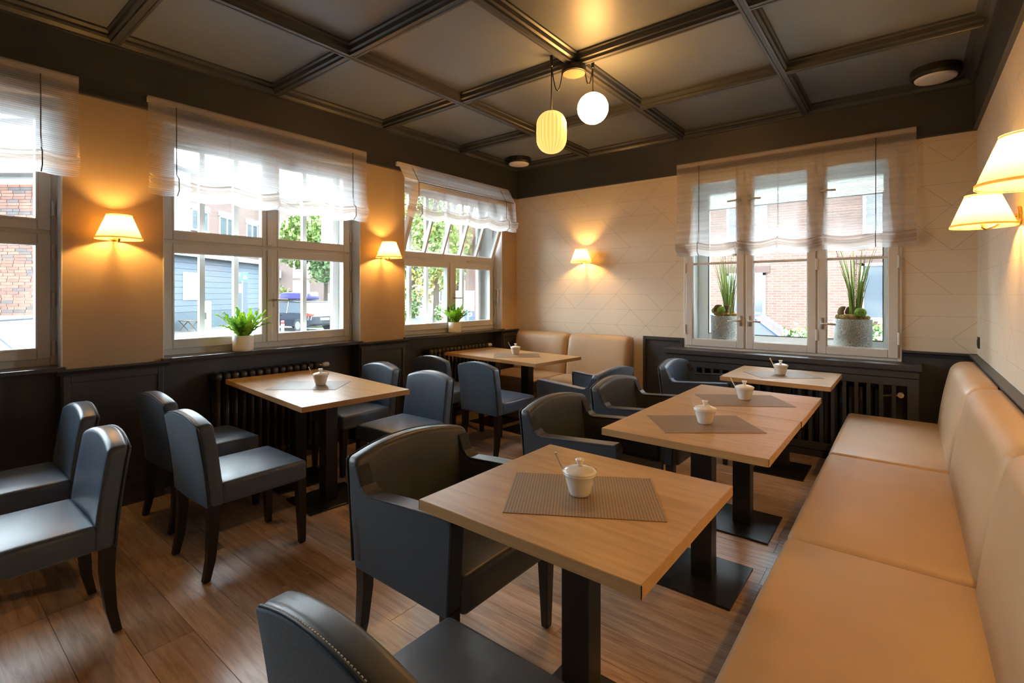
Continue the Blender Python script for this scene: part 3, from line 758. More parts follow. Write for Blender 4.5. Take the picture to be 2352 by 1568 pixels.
# placemats, sugar bowls, spoons
def lab(k): return {'T1': 'on the table nearest the viewer', 'T2': 'on the near one of the two joined tables', 'T3': 'on the far one of the two joined tables', 'T4': 'on the table by the slatted radiator cover', 'TL': 'on the long window table with four blue chairs', 'TB': 'on the long table by the short back bench'}[k]
MATS = {'T1': (3.228, -3.778, 31), 'T2': (3.250, -2.650, 38), 'T3': (3.265, -1.945, 34), 'T4': (3.262, -.735, 37), 'TL': (.745, -3.320, 39), 'TB': (.845, -1.075, 40)}
BOWL = {'T1': (3.222, -3.785), 'T2': (3.258, -2.637), 'T3': (3.268, -1.915), 'T4': (3.255, -.740), 'TL': (.795, -3.270), 'TB': (.78, -1.015)}
src = None
for k, (x, y, a) in MATS.items():
    if src is None:
        src = bx(-.237, .237, -.166, .166, 0, .002).build('placemat', 'placemat', None, bevel=.0006, seg=1); o = src
    else:
        o = src.copy(); COL.objects.link(o)
    o.location = (x, y, .7502); o.rotation_euler = (0, 0, R(a)); put(o, 'brown woven placemat ' + lab(k), 'placemat', 'woven placemats')
def sugar_bowl(loc, label):
    t = thing('sugar_bowl', label, 'sugar bowl', loc, 0, 'white porcelain sugar bowls')
    MB().lathe([(.030, 0), (.033, .002), (.036, .010), (.0455, .045), (.051, .064), (.0545, .068), (.0545, .073), (.050, .073), (.046, .062), (.034, .012), (.0, .010)], 40, (0, 0, 0)).build('bowl', 'porcelain', t, world=False, smooth=True)
    l = MB().lathe([(.0, .070), (.0555, .073), (.0565, .077), (.046, .0825), (.026, .0885), (.011, .0910), (.0, .092)], 40, (0, 0, 0)).build('lid', 'porcelain', t, world=False, smooth=True)
    MB().lathe([(.0105, .089), (.0090, .096), (.0115, .104), (.0150, .108), (.0150, .1125), (.012, .1145), (.0, .1145)], 20, (0, 0, 0)).build('knob', 'porcelain', l, world=False, smooth=True)
    return t
def spoon(loc, rz, label):
    t = thing('spoon', label, 'spoon', loc, rz, 'spoons in the sugar bowls')
    m = MB(); pts = [(-.028, .03), (-.040, .060), (-.0535, .078), (-.066, .100), (-.074, .118), (-.079, .130)]
    w = [.0035, .0034, .0036, .0050, .0072, .0050]
    rings = []
    for (x, z), ww in zip(pts, w): rings.append([(x - .0026, -ww * .6, z - .0016), (x + .0026, -ww * .6, z + .0016), (x + .0026, ww * .6, z + .0016), (x - .0026, ww * .6, z - .0016)])
    m.loft(rings).build('handle', 'silver', t, world=False, smooth=False)
    MB().rbox((-.020, 0, .018), (.012, .009, .0025), .0025, (2, 2, 1)).build('spoon_bowl', 'silver', t, world=False, smooth=True)
    return t
b0 = None
for k, (x, y) in BOWL.items():
    L = 'white lidded porcelain sugar bowl ' + lab(k); S = 'silver spoon in the sugar bowl ' + lab(k)
    if b0 is None: b0 = sugar_bowl((x, y, .7523), L); s0 = spoon((x, y, .7523), R(28), S)
    else: dup(b0, (x, y, .7523), 0, L); dup(s0, (x, y, .7523), R({'TL': 60, 'TB': 30}.get(k, 28)), S)

# ================================================================== CHAIRS
def side_chair(label, leather='leather'):
    t = thing('dining_chair', label, 'chair', (0, 0, 0), 0, 'armless upholstered dining chairs')
    def sd(x, y, z):
        if z > .43: z += .012 * (1 - (x / .23) ** 2) * max(0, 1 - ((y - .05) / .24) ** 2)
        return (x, y, z)
    MB().rbox((0, .052, .411), (.228, .222, .054), .022, (6, 6, 2), sd).build('seat', leather, t, world=False, smooth=True)
    def bd(x, y, z):
        f = max(0, min(1, (z - .36) / .40))
        c = .044 * (1 - (x / .228) ** 2) * f
        return (x * (1 - .02 * f), y - .050 * f ** 1.4 + (.010 * (x / .228) ** 2), z + c)
    MB().rbox((0, -.200, .558), (.228, .036, .203), .020, (8, 2, 6), bd).build('backrest', leather, t, world=False, smooth=True)
    MB().rbox((0, -.2385, .556), (.2265, .0055, .198), .005, (8, 1, 6), bd).build('back_panel', 'fabric', t, world=False, smooth=True)
    m = MB(); loop = []
    for i in range(7): loop.append((-.227, -.2365, .37 + .375 * i / 6))
    for i in range(9): loop.append((-.215 + .43 * i / 8, -.2365, .7575))
    for i in range(7): loop.append((.227, -.2365, .745 - .375 * i / 6))
    m.tube([bd(*p) for p in loop], .0035, 5).build('piping', 'piping', t, world=False, smooth=True)
    st = bx(-.0026, .0026, -.0012, .0012, -.0012, .0012)
    m = MB()
    for i in range(46):
        p = Vector(bd(-.205 + .41 * i / 45, -.2308, .7562))
        m.add([(v[0] + p.x, v[1] + p.y, v[2] + p.z) for v in st.v], st.f)
    m.build('stitching', 'stitch', t, world=False)
    for s in (-1, 1):
        MB().leg([(s * .198, .246, .372, .024, .024), (s * .198, .248, .30, .0235, .0235), (s * .199, .256, .02, .0165, .0165), (s * .199, .256, .004, .0155, .0155)]).build('leg', 'leg_wood', t, world=False, bevel=.003)
        MB().leg([(s * .200, -.205, .372, .024, .026), (s * .200, -.203, .25, .022, .024), (s * .204, -.215, .10, .019, .019), (s * .206, -.235, .004, .016, .016)]).build('leg', 'leg_wood', t, world=False, bevel=.003)
        for yy in (.256, -.235): MB().lathe([(.010, 0), (.011, .002), (.010, .005)], 10, (s * (.199 if yy > 0 else .206), yy, 0)).build('foot_glide', 'steel', t, world=False)
    return t
SC = [((1.185, -3.985), 0, 'blue armless chair at the long window table, near side, next to the aisle'),
      ((.480, -3.925), R(2), 'blue armless chair at the long window table, near side, next to the wall'),
      ((1.275, -4.822), PI, 'blue armless chair in the left foreground, nearest, seat cut by the photo edge'),
      ((.532, -4.772), PI, 'blue armless chair in the left foreground, behind the nearest one by the wall'),
      ((1.185, -2.825), R(182), 'blue armless chair at the far side of the long window table, next to the aisle'),
      ((.480, -2.765), R(180), 'blue armless chair at the far side of the long window table, against the wall'),
      ((.475, -1.690), R(0), 'blue armless chair at the back long table, next to the radiator'),
      ((1.130, -1.735), R(-3), 'blue armless chair at the back long table, back turned, next to the aisle')]
c0 = side_chair(SC[0][2]); c0.location = (*SC[0][0], 0); c0.rotation_euler = (0, 0, SC[0][1])
for (xy, rz, L) in SC[1:]: dup(c0, (*xy, 0), rz, L)
cg = side_chair('grey leather armless chair with stitched navy fabric back at the bottom edge of the photo', 'leather_grey')
cg.location = (3.225, -4.425, 0)
MB().leg([(0, 0, 0, .001, .001), (0, 0, .001, .001, .001)])

def arm_chair(label, leather):
    t = thing('armchair', label, 'armchair', (0, 0, 0), 0, 'upholstered armchairs along the bench tables')
    def sd(x, y, z):
        if z > .42: z += .014 * (1 - (x / .235) ** 2) * max(0, 1 - ((y - .04) / .25) ** 2)
        return (x, y, z)
    MB().rbox((0, .04, .385), (.252, .255, .066), .022, (6, 6, 2), sd).build('seat', leather, t, world=False, smooth=True)
    def bd(x, y, z):
        f = max(0, min(1, (z - .36) / .39)); c = .042 * (1 - (x / .318) ** 2) * f
        return (x * (1 - .015 * f), y - .045 * f ** 1.3 + .026 * (x / .318) ** 2, z + c)
    MB().rbox((0, -.245, .550), (.314, .034, .200), .022, (9, 2, 6), bd).build('backrest', leather, t, world=False, smooth=True)
    MB().rbox((0, -.2815, .548), (.313, .0055, .196), .005, (9, 1, 6), bd).build('back_panel', 'fabric_navy', t, world=False, smooth=True)
    loop = [(-.313, -.280, .37 + .359 * i / 6) for i in range(7)] + [(-.30 + .60 * i / 10, -.280, .7455) for i in range(11)] + [(.313, -.280, .729 - .359 * i / 6) for i in range(7)]
    MB().tube([bd(*p) for p in loop], .0035, 5).build('piping', 'piping', t, world=False, smooth=True)
    side = [(-.236, .335), (-.262, .50), (-.280, .728), (-.240, .735), (-.226, .722), (-.196, .655), (-.178, .634), (-.15, .630), (.278, .662), (.292, .654), (.296, .64), (.276, .335)]
    for s in (-1, 1):
        a, b = sorted((s * .250, s * .312))
        arm = MB().prism(side, 0, a, b).build('arm', 'fabric_navy', t, world=False, bevel=.008)
        a2, b2 = sorted((s * .2445, s * .2505))
        MB().prism([(-.22, .42), (-.22, .66), (-.19, .640), (-.15, .622), (.268, .653), (.268, .36), (-.1, .36)], 0, a2, b2).build('inner_panel', leather, arm, world=False)
        a3, b3 = sorted((s * .2465, s * .314))
        MB().prism([(-.198, .652), (-.176, .633), (-.15, .6285), (.278, .6605), (.290, .655), (.293, .660), (.279, .668), (-.15, .636), (-.172, .641), (-.190, .660)], 0, a3, b3).build('armrest_pad', leather, arm, world=False, bevel=.0025)
        MB().leg([(s * .280, .255, .352, .025, .025), (s * .280, .255, .28, .025, .025), (s * .280, .258, .02, .0165, .0165), (s * .280, .258, .004, .0155, .0155)]).build('leg', 'leg_wood', t, world=False, bevel=.003)
        MB().leg([(s * .274, -.225, .352, .025, .026), (s * .274, -.225, .25, .023, .024), (s * .277, -.240, .10, .019, .019), (s * .279, -.265, .004, .016, .016)]).build('leg', 'leg_wood', t, world=False, bevel=.003)
        for yy, xx in ((.258, .280), (-.265, .279)): MB().lathe([(.010, 0), (.011, .002), (.010, .005)], 10, (s * xx, yy, 0)).build('foot_glide', 'steel', t, world=False)
    return t
a0 = arm_chair('grey leather armchair nearest the viewer, pulled up to the nearest table', 'leather_grey')
a0.location = (2.605, -3.735, 0); a0.rotation_euler = (0, 0, R(-90))
dup(a0, (2.665, -2.690, 0), R(-90), 'grey leather armchair at the near one of the two joined tables')
dup(a0, (2.640, -1.860, 0), R(-90), 'grey leather armchair at the far one of the two joined tables')
a1 = arm_chair('blue leather armchair at the table by the slatted radiator cover', 'leather')
a1.location = (2.625, -.635, 0); a1.rotation_euler = (0, 0, R(-90))
dup(a1, (1.865, -1.415, 0), R(90), 'navy armchair seen from behind, facing the long table by the short bench')

# ================================================================== RADIATORS
def radiator(label, y0, y1, x0, x1, z0, z1, valve=True):
    """runs along y; every section is a part"""
    t = thing('radiator', label, 'radiator', ((x0 + x1) / 2, (y0 + y1) / 2, 0), 0, 'ribbed column radiators under the windows')
    n = int(round((y1 - y0) / .062)); dy = (y1 - y0) / n; xc = (x0 + x1) / 2; hx = (x1 - x0) / 2
    def sec(yc):
        m = MB()
        for k in (-1, 0, 1): m.tube([(xc + k * (hx - .018), yc, z0 + .03), (xc + k * (hx - .018), yc, z1 - .045)], .0165, 8)
        m.rbox((xc, yc, z1 - .03), (hx, .029, .03), .024, (2, 1, 1)); m.rbox((xc, yc, z0 + .035), (hx, .029, .03), .024, (2, 1, 1)); return m
    s0 = sec((y0 + y1) / 2).build('section', 'radiator_paint', t, smooth=True)
    s0.location = (0, y0 + dy / 2 - (y0 + y1) / 2, 0)
    for i in range(1, n): inst(s0, 'section', t, (0, y0 + dy * (i + .5) - (y0 + y1) / 2, 0))
    for yy in (y0 + dy * .5, y1 - dy * .5): bx(xc - .03, xc + .03, yy - .012, yy + .012, 0, z0 + .02).build('foot', 'radiator_paint', t)
    if valve:
        MB().tube([(xc, y1 - .01, z1 - .035), (xc, y1 + .045, z1 - .035)], .009, 8).build('valve_pipe', 'brass', t)
        MB().tube([(xc, y1 + .03, z1 - .03), (xc, y1 + .03, .02)], .008, 8).build('supply_pipe', 'radiator_paint', t)
        MB().tube([(xc, y1 + .045, z1 - .035), (xc, y1 + .06, z1 - .035), (xc, y1 + .10, z1 - .035), (xc, y1 + .11, z1 - .035)], [.014, .021, .021, .015], 14).build('thermostat_head', 'white_plastic', t, smooth=False)
    return t
radiator('dark ribbed radiator behind the long window table', -3.66, -2.80, -.125, .0, .08, .795)
radiator('dark ribbed radiator behind the long back table beside the short bench', -1.52, -.55, -.125, .0, .08, .79)
# radiator cover under the back window
t = thing('radiator_cover', 'dark slatted wooden radiator cover under the back window', 'radiator cover', (3.1, -.11, 0))
YF = -.22
bx(2.085, 4.135, YF - .035, -.012, .798, .842).build('top_board', 'dark_paint', t, bevel=.004)
bx(2.10, 4.12, YF - .012, YF + .02, .738, .786).build('fascia_board', 'dark_paint', t, bevel=.003)
bx(2.105, 4.118, YF + .004, -.013, .786, .798).build('shadow_gap', 'dark_paint', t)
m = MB(); m.box(2.105, 2.16, YF, YF + .022, .0, .732).box(4.045, 4.118, YF, YF + .022, .0, .732).box(2.16, 4.045, YF, YF + .022, .672, .732).box(2.16, 4.045, YF, YF + .022, .06, .125)
m.build('front_frame', 'dark_paint', t, bevel=.002)
m = MB(); m.box(2.105, 2.127, YF + .022, -.013, 0, .738).box(4.096, 4.118, YF + .022, -.013, 0, .738); m.build('side_panel', 'dark_paint', t)
bx(2.105, 4.118, YF - .008, YF + .01, 0, .055).build('plinth', 'dark_paint', t, bevel=.002)
ns = 23; pitch = (4.045 - 2.16) / ns
sl = bx(-.0135, .0135, -.008, .008, .125, .672).build('slat', 'dark_paint', t, world=False); sl.location = (2.16 + pitch - 3.1, YF + .012 + .11, 0)
for i in range(2, ns): inst(sl, 'slat', t, (2.16 + pitch * i - 3.1, YF + .012 + .11, 0))
t = thing('radiator', 'black radiator barely visible behind the slats of the radiator cover', 'radiator', (3.1, -.10, 0), 0, 'ribbed column radiators under the windows')
def rs(): 
    m = MB(); m.rbox((0, 0, .36), (.024, .05, .27), .02, (1, 2, 2)); return m
s0 = rs().build('section', 'black_plastic', t, world=False, smooth=True); s0.location = (-.80, 0, 0)
for i in range(1, 27): inst(s0, 'section', t, (-.80 + .06 * i, 0, 0))
for xx in (-.80, .76): bx(xx - .02, xx + .02, -.03, .03, 0, .12).build('foot', 'black_plastic', t, world=False)
MB().tube([(.78, 0, .56), (.90, 0, .58), (.905, -.03, .59)], .009, 8).build('valve_pipe', 'brass', t, world=False)
MB().tube([(.905, -.03, .59), (.905, -.075, .59)], .021, 14).build('thermostat_head', 'white_plastic', t, world=False)

# black double socket on the right wall beside the corner
t = thing('wall_socket', 'black double wall socket beside the back right corner', 'socket', (W, -.14, 1.035))
bx(-.010, 0, -.042, .042, -.042, .042).build('cover_plate', 'black_plastic', t, world=False, bevel=.003)
MB().loft([[(x, .024 * math.cos(2 * PI * k / 20), .024 * math.sin(2 * PI * k / 20)) for k in range(20)] for x in (-.013, -.006)]).build('insert', 'canopy_black', t, world=False)

# ================================================================== POTTED FERNS
def fern(loc, label, seed, h):
    rnd = random.Random(seed)
    t = thing('potted_fern', label, 'potted plant', loc, 0, 'potted ferns on the window sills')
    pot = MB().lathe([(.066, 0), (.072, .003), (.074, .02), (.075, .118), (.073, .121), (.069, .119), (.068, .10), (0, .10)], 36, (0, 0, 0)).build('pot', 'pot_white', t, world=False, smooth=True)
    MB().lathe([(.068, .098), (.03, .105), (0, .106)], 20, (0, 0, 0), cap=False).build('soil', 'soil', t, world=False)
    nf = 34
    for k in range(nf):                                          # crinkled strap fronds
        a = 2 * PI * k * .381966 + rnd.uniform(-.2, .2); tier = k / nf
        Lf = h * rnd.uniform(.75, 1.1); tilt = .12 + .95 * (1 - tier) * rnd.uniform(.75, 1.1)
        d = Vector((math.cos(a), math.sin(a), 0)); sdv = Vector((-math.sin(a), math.cos(a), 0))
        p = Vector((d.x * .03, d.y * .03, .098)); ang = tilt * .45; vs = []; fs = []; N = 16; step = Lf / N; ph = rnd.uniform(0, 6)
        for i in range(N + 1):
            f = i / N; w = .022 * (math.sin(PI * min(1, f * .86 + .12)) ** .6) * (1 + .16 * (-1) ** i) + .002
            nrm = Vector((-d.x * math.cos(ang), -d.y * math.cos(ang), math.sin(ang)))
            for q in (-1, -.5, 0, .5, 1):
                vs.append(tuple(p + sdv * w * q + nrm * (.007 * math.sin(i * 2.1 + ph + (1.3 if q > 0 else 0)) * abs(q) + .006 * q * q)))
            ang += tilt * 1.0 / N
            p = p + (d * math.sin(ang) + Vector((0, 0, 1)) * math.cos(ang)) * step
        for i in range(N):
            for j in range(4): fs.append((5 * i + j, 5 * i + j + 1, 5 * i + j + 6, 5 * i + j + 5))
        mm = MB(); mm.add(vs, fs); mm.build('frond', 'leaf' if rnd.random() < .65 else 'leaf_dark', t, world=False, smooth=False)
fern((-.030, -3.445, WZ0), 'bright green fern in a white pot on the sill behind the long window table', 3, .24)
fern((-.030, -1.115, WZ0), 'bright green fern in a white pot on the sill under the tilted fanlight', 8, .225)

# ================================================================== PLANTERS IN THE BACK WINDOW
def planter(loc, label, seed, orb):
    rnd = random.Random(seed)
    t = thing('planter', label, 'planter', loc, 0, 'grey planters inside the back window')
    MB().lathe([(.138, 0), (.143, .004), (.146, .31), (.140, .312), (.136, .30), (0, .29)], 44, (0, 0, 0)).build('pot', 'planter_swirl', t, world=False, smooth=True)
    m = MB()
    for k in range(26):
        a = rnd.uniform(0, 2 * PI); r = rnd.uniform(.02, .125); s = rnd.uniform(.018, .036)
        m.rbox((r * math.cos(a), r * math.sin(a), .315 + rnd.uniform(0, .02)), (s, s * .8, s * .6), s * .55, (1, 1, 1))
    put(m.build('moss_bed', 'moss', t, world=False, smooth=True), kind='stuff')
    for k in range(4):
        a = rnd.uniform(0, 2 * PI); r = .085
        MB().rbox((r * math.cos(a), r * math.sin(a), .37), (.026, .022, .055), .02, (1, 1, 2), lambda x, y, z: (x + .02 * math.sin(z * 30), y, z)).build('bark_piece', 'bark', t, world=False, smooth=True)
    for (ox, oy, r) in orb:
        MB().lathe([(max(.001, r * math.cos(-PI / 2 + PI * i / 10)), r * math.sin(-PI / 2 + PI * i / 10)) for i in range(11)], 18, (ox, oy, .32 + r * 1.1), ripple=(7, .06)).build('moss_ball', 'moss_green', t, world=False, smooth=True)
    for k in range(52):                                          # flat reed blades
        a = rnd.uniform(0, 2 * PI); r = rnd.uniform(0, .05); L = rnd.uniform(.30, .72); lean = rnd.uniform(.03, .26) * L
        bx0 = Vector((r * math.cos(a) + .02, r * math.sin(a), .31)); an = rnd.uniform(0, PI); sd = Vector((math.cos(an), math.sin(an), 0)); vs = []; fs = []
        for i in range(6):
            f = i / 5; w = .0052 * (1 - f ** 2.2) + .0008
            p = bx0 + Vector((math.cos(a) * lean * f ** 1.6, math.sin(a) * lean * f ** 1.6 * .6, L * f)); vs += [tuple(p - sd * w), tuple(p + sd * w)]
        for i in range(5): fs.append((2 * i, 2 * i + 1, 2 * i + 3, 2 * i + 2))
        mm = MB(); mm.add(vs, fs); mm.build('blade', 'grass_blade' if k % 6 else 'dry_stalk', t, world=False)
    for k in range(8):                                           # stalks set with small seed beads
        a = rnd.uniform(0, 2 * PI); L = rnd.uniform(.3, .72); lean = rnd.uniform(.03, .22) * L; m = MB(); pts = []
        for i in range(7):
            f = i / 6; pts.append((.03 + math.cos(a) * (.03 + lean * f ** 1.5), math.sin(a) * (.03 + lean * f ** 1.5) * .6, .31 + L * f))
        m.tube(pts, .0016, 4)
        for i in range(22):
            f = .25 + .75 * i / 22; j = min(5, int(f * 6)); p = Vector(pts[j]).lerp(Vector(pts[j + 1]), f * 6 - j)
            c = (p.x + rnd.uniform(-.007, .007), p.y + rnd.uniform(-.007, .007), p.z); q = .0042
            m.add([(c[0] + q, c[1], c[2]), (c[0] - q, c[1], c[2]), (c[0], c[1] + q, c[2]), (c[0], c[1] - q, c[2]), (c[0], c[1], c[2] + q), (c[0], c[1], c[2] - q)],
                  [(0, 2, 4), (2, 1, 4), (1, 3, 4), (3, 0, 4), (2, 0, 5), (1, 2, 5), (3, 1, 5), (0, 3, 5)])
        m.build('seed_stalk', 'dark_stalk' if k == 0 else 'dry_stalk', t, world=False)
    m = MB()
    for k in range(3):                                           # feathery tops
        cx, cz = .03 + rnd.uniform(-.05, .07), .31 + rnd.uniform(.60, .70)
        for j in range(16):
            an = 2 * PI * j / 16; m.tube([(cx, 0, cz), (cx + .05 * math.cos(an), .03 * math.sin(an), cz + .03 * math.sin(an) + .012)], .0016, 3)
    m.build('papyrus_heads', 'grass_blade', t, world=False)
    return t
planter((2.585, .205, .86), 'grey swirl-patterned planter with reeds and a moss ball behind the left casement', 5, [(-.02, -.09, .042), (-.11, 0, .035)])
planter((3.662, .205, .86), 'grey swirl-patterned planter with tall reeds behind the right casement', 21, [(.06, -.06, .045)])
# ================================================================== OUTSIDE
GZ = -.50                                     # street level
FW = Vector((-math.sin(YAW), math.cos(YAW), 0)); RT = Vector((math.cos(YAW), math.sin(YAW), 0))
STREET0 = Vector((CAMX, CAMY, 0))
def SP(lat, dep, z=0.0):                      # street grid: the road runs askew to the house
    p = STREET0 + FW * dep + RT * lat; return (p.x, p.y, z)
m = MB(); m.add([(-120, -80, GZ), (60, -80, GZ), (60, 120, GZ), (-120, 120, GZ)], [(0, 1, 2, 3)])
put(m.build('ground', 'asphalt'), 'grey paved street and forecourt outside the windows', 'ground', kind='structure')

def ext_window(parent, origin_fn, a, b, z0, z1, sub=2, fr='ext_white'):
    """origin_fn(u, d, z): u along the facade, d out of it"""
    def B(u0, u1, d0, d1, za, zb):
        q = bx(u0, u1, d0, d1, za, zb); q.v = [origin_fn(*p) for p in q.v]; return q
    m = MB()
    for q in (B(a, a + .08, 0, .06, z0, z1), B(b - .08, b, 0, .06, z0, z1), B(a, b, 0, .06, z1 - .08, z1), B(a, b, 0, .10, z0 - .03, z0 + .07)): m.add(q.v, q.f)
    for k in range(1, sub):
        c = a + (b - a) * k / sub; q = B(c - .05, c + .05, 0, .06, z0, z1); m.add(q.v, q.f)
    w = m.build('window', fr, parent, world=False)
    B(a + .06, b - .06, .01, .025, z0 + .05, z1 - .06).build('pane', 'ext_glass', w, world=False)
    return w
# ---- grey sided building (its long wall runs away from us on the left)
g = thing('sided_building', 'low blue-grey building with horizontal siding boards and white eaves', 'building', SP(-17, 27, GZ), YAW)
# local frame: x = lateral (wall face at x=0, building towards -x), y = depth
bx(-2.2, -.03, -6.0, 6.4, 0, 4.0).build('wall', 'siding', g, world=False)
bx(-.03, .015, -6.0, 6.4, 0, .93).build('plinth', 'siding_base', g, world=False)
hb = (3.82 - .93) / 9
b0_ = bx(-.03, .03, -6.0, 6.4, .004, hb - .012).build('siding_board', 'siding', g, world=False)
b0_.location = (0, 0, .93)
for i in range(1, 9): inst(b0_, 'siding_board', g, (0, 0, .93 + hb * i))
bx(-2.3, .45, -6.1, 6.6, 3.82, 4.08).build('eaves', 'ext_white', g, world=False)
d_ = bx(.0, .06, 3.7, 4.8, .3, 2.6).build('door', 'siding_base', g, world=False)
bx(.06, .09, 3.62, 3.72, .3, 2.68).build('door_frame', 'ext_white', g, world=False)
bx(.03, .07, -1.4, .35, 1.55, 3.0).build('notice_panel', 'sign_white', g, world=False)
bx(.03, .05, .75, 1.0, .35, .55).build('vent', 'black_plastic', g, world=False)
# ---- upper brick block behind
g = thing('apartment_house', 'pale pink brick block with white shuttered windows above the grey building', 'building', SP(-19.6, 30, 3.3), YAW)
bx(-6, 0, -9, 10, 0, 5.4).build('wall', 'brick_pink', g, world=False)
bx(-.01, .05, -1.6, .2, 0, 5.4).build('white_panel', 'ext_white', g, world=False)
bx(-6.3, .6, -9.3, 10.3, 5.4, 5.75).build('roof_edge', 'ext_white', g, world=False)
for (a, b) in ((.3, 2.0), (3.2, 5.0), (6.6, 8.2)):
    ext_window(g, lambda u, d, z: (d, u, z), a, b, 2.0, 3.3)
    bx(0, .12, a - .05, b + .05, 3.3, 3.62).build('shutter_box', 'ext_white', g, world=False)
# ---- brick house seen through the left edge window: single bricks where they can be told apart
g = thing('brick_house', 'red brick house filling the view of the left edge window', 'building', SP(-12.6, 12.5, GZ), YAW)
bx(-4, 2.0, .03, 1.6, 0, 4.85).build('wall', 'mortar', g, world=False)
bx(-4, -.86, 0, .03, 0, 4.85).build('wall_facing', 'brick_red', g, world=False)
bx(.76, 2.0, 0, .03, 0, 4.85).build('wall_facing', 'brick_red', g, world=False)
m = MB(); m.box(-.86, .76, 0, .03, 0, 1.10); m.build('wall_facing', 'brick_red', g, world=False)
bx(-4.2, 2.2, -.35, 1.7, 4.85, 5.2).build('eaves', 'ext_white', g, world=False)
rb = random.Random(4); src = None; count = 0
for r_ in range(48):
    z = 1.11 + r_ * .077; x = -.86 + (0 if r_ % 2 else -.155)
    while x < .74:
        L = .30 if rb.random() < .8 else .17
        a = max(x, -.86); b = min(x + L - .012, .755)
        if b - a > .05 and count < 300:
            if src is None:
                src = bx(0, .298, -.004, .03, 0, .065).build('brick', 'brick_a', g, world=False); src.location = (a, 0, z); src.scale = ((b - a) / .298, 1, 1)
            else:
                inst(src, 'brick', g, (a, rb.uniform(-.004, .004), z), scale=((b - a) / .298, 1, 1), m=rb.choice(('brick_a', 'brick_a', 'brick_b', 'brick_b', 'brick_c')))
            count += 1
        x += L
# ---- brick house behind the back window
HY = 12.0
g = thing('brick_house', 'orange brick house across the yard behind the back window', 'building', (2.0, HY, GZ))
bx(-6, 8, 0, 8, 0, 9).build('wall', 'brick_far', g, world=False)
bx(-6.4, 8.4, -.5, 8, 9, 9.3).build('roof_edge', 'ext_white', g, world=False)
for (a, b, z0, z1, s_) in ((-2.6, -1.45, 1.15, 2.55, 2), (-2.6, -1.40, 3.6, 4.95, 2), (1.0, 2.3, 1.15, 2.75, 2), (1.05, 2.3, 3.6, 5.0, 2)):
    ext_window(g, lambda u, d, z: (u, -d, z), a, b, z0, z1, s_)
    bx(a - .12, b + .12, -.04, 0, z1, z1 + .22).build('lintel', 'roof_tile', g, world=False)
# ---- far apartment block across the street
g = thing('apartment_block', 'far white and brick apartment block with balconies beyond the parked cars', 'building', SP(-26.5, 62, GZ), YAW + R(8))
bx(-9, 8, 0, 8, 0, 13).build('wall', 'brick_pink', g, world=False)
for k in range(4):
    for (a, b) in ((-6.5, -2.2), (-.8, 1.2), (3.6, 6.6)):
        z = 1.0 + 2.9 * k
        ext_window(g, lambda u, d, z: (u, -d, z), a + .3, b - .3, z + .9, z + 2.3, 2)
        if b - a > 2.5: bx(a, b, -1.2, 0, z - .1, z + .85).build('balcony', 'ext_white', g, world=False)
        else: bx(a, b, -.03, 0, z - .1, z + 2.5).build('white_panel', 'ext_white', g, world=False)
bx(-9.3, 8.3, -.5, 8, 13, 13.6).build('roof_edge', 'ext_white', g, world=False)
g = thing('villa', 'far white house behind the trees seen through the corner window', 'building', SP(-7.5, 64, GZ), YAW)
bx(-7, 4.2, 0, 7, 0, 6.5).build('wall', 'ext_white', g, world=False)
for k in range(2):
    for a in (-5.5, -2.6, .5): ext_window(g, lambda u, d, z: (u, -d, z), a, a + 1.5, .9 + 2.9 * k, 2.3 + 2.9 * k)
MB().prism([(-7.4, 6.5), (4.6, 6.5), (-1.4, 10)], 1, -.4, 7.4).build('roof', 'roof_tile', g, world=False)
g = thing('brick_house', 'orange brick house behind the white van outside the corner window', 'building', SP(-1.6, 34, GZ), YAW)
bx(-1.6, 8, 0, 7, 0, 7).build('wall', 'brick_far', g, world=False)
bx(-1.8, 8.2, -.3, 7, 7, 7.3).build('eaves', 'ext_white', g, world=False)
ext_window(g, lambda u, d, z: (u, -d, z), .3, 1.6, 1.2, 2.6)
# ---- pink house corner with the blue parking sign
pk = thing('pink_pillar', 'tall pink rendered pillar outside the corner window', 'pillar', SP(-.635, 9.2, GZ), YAW)
bx(-.062, .062, 0, .5, 0, 6).build('shaft', 'pink_render', pk, world=False, bevel=.004); bx(-.10, .10, -.04, .54, 0, .18).build('foot', 'pink_render', pk, world=False, bevel=.004)
def text_on(parent, body, size, loc, rot, m, name='lettering'):
    cu = bpy.data.curves.new(name, 'FONT'); cu.body = body; cu.size = size; cu.align_x = 'CENTER'; cu.align_y = 'CENTER'; cu.extrude = .002; cu.offset = size * .012
    o = bpy.data.objects.new(name, cu); COL.objects.link(o)
    dg = bpy.context.evaluated_depsgraph_get(); me = bpy.data.meshes.new_from_object(o.evaluated_get(dg)); bpy.data.objects.remove(o)
    me.materials.clear(); me.materials.append(MT[m])
    o = bpy.data.objects.new(name, me); COL.objects.link(o); o.parent = parent; o.location = loc; o.rotation_euler = rot; WM[o.name] = WM[parent.name]
    return o
def sign_post(name, label, lat, dep, w, h, zc, col, lat_pole=0, group=None, pole=True):
    t = thing(name, label, 'sign', SP(lat, dep, GZ), YAW, group)
    hh = zc - GZ
    MB().rbox((0, 0, hh), (w / 2, .01, h / 2), .01, (1, 1, 1)).build('panel', col, t, world=False)
    if pole: MB().tube([(lat_pole, .035, 0), (lat_pole, .035, hh + h * .3)], .025, 10).build('post', 'pole_grey', t, world=False)
    return t
t = sign_post('parking_sign', 'small blue parking sign with a white letter P beside the pink pillar', -.735, 8.6, .17, .20, 1.00, 'sign_blue')
text_on(t, 'P', .19, (0, -.012, 1.50), (PI / 2, 0, 0), 'sign_white')
t = sign_post('parking_sign', 'blue parking sign with a white letter P on a post before the grey building', -13.05, 24, .60, .40, 2.22, 'sign_blue')
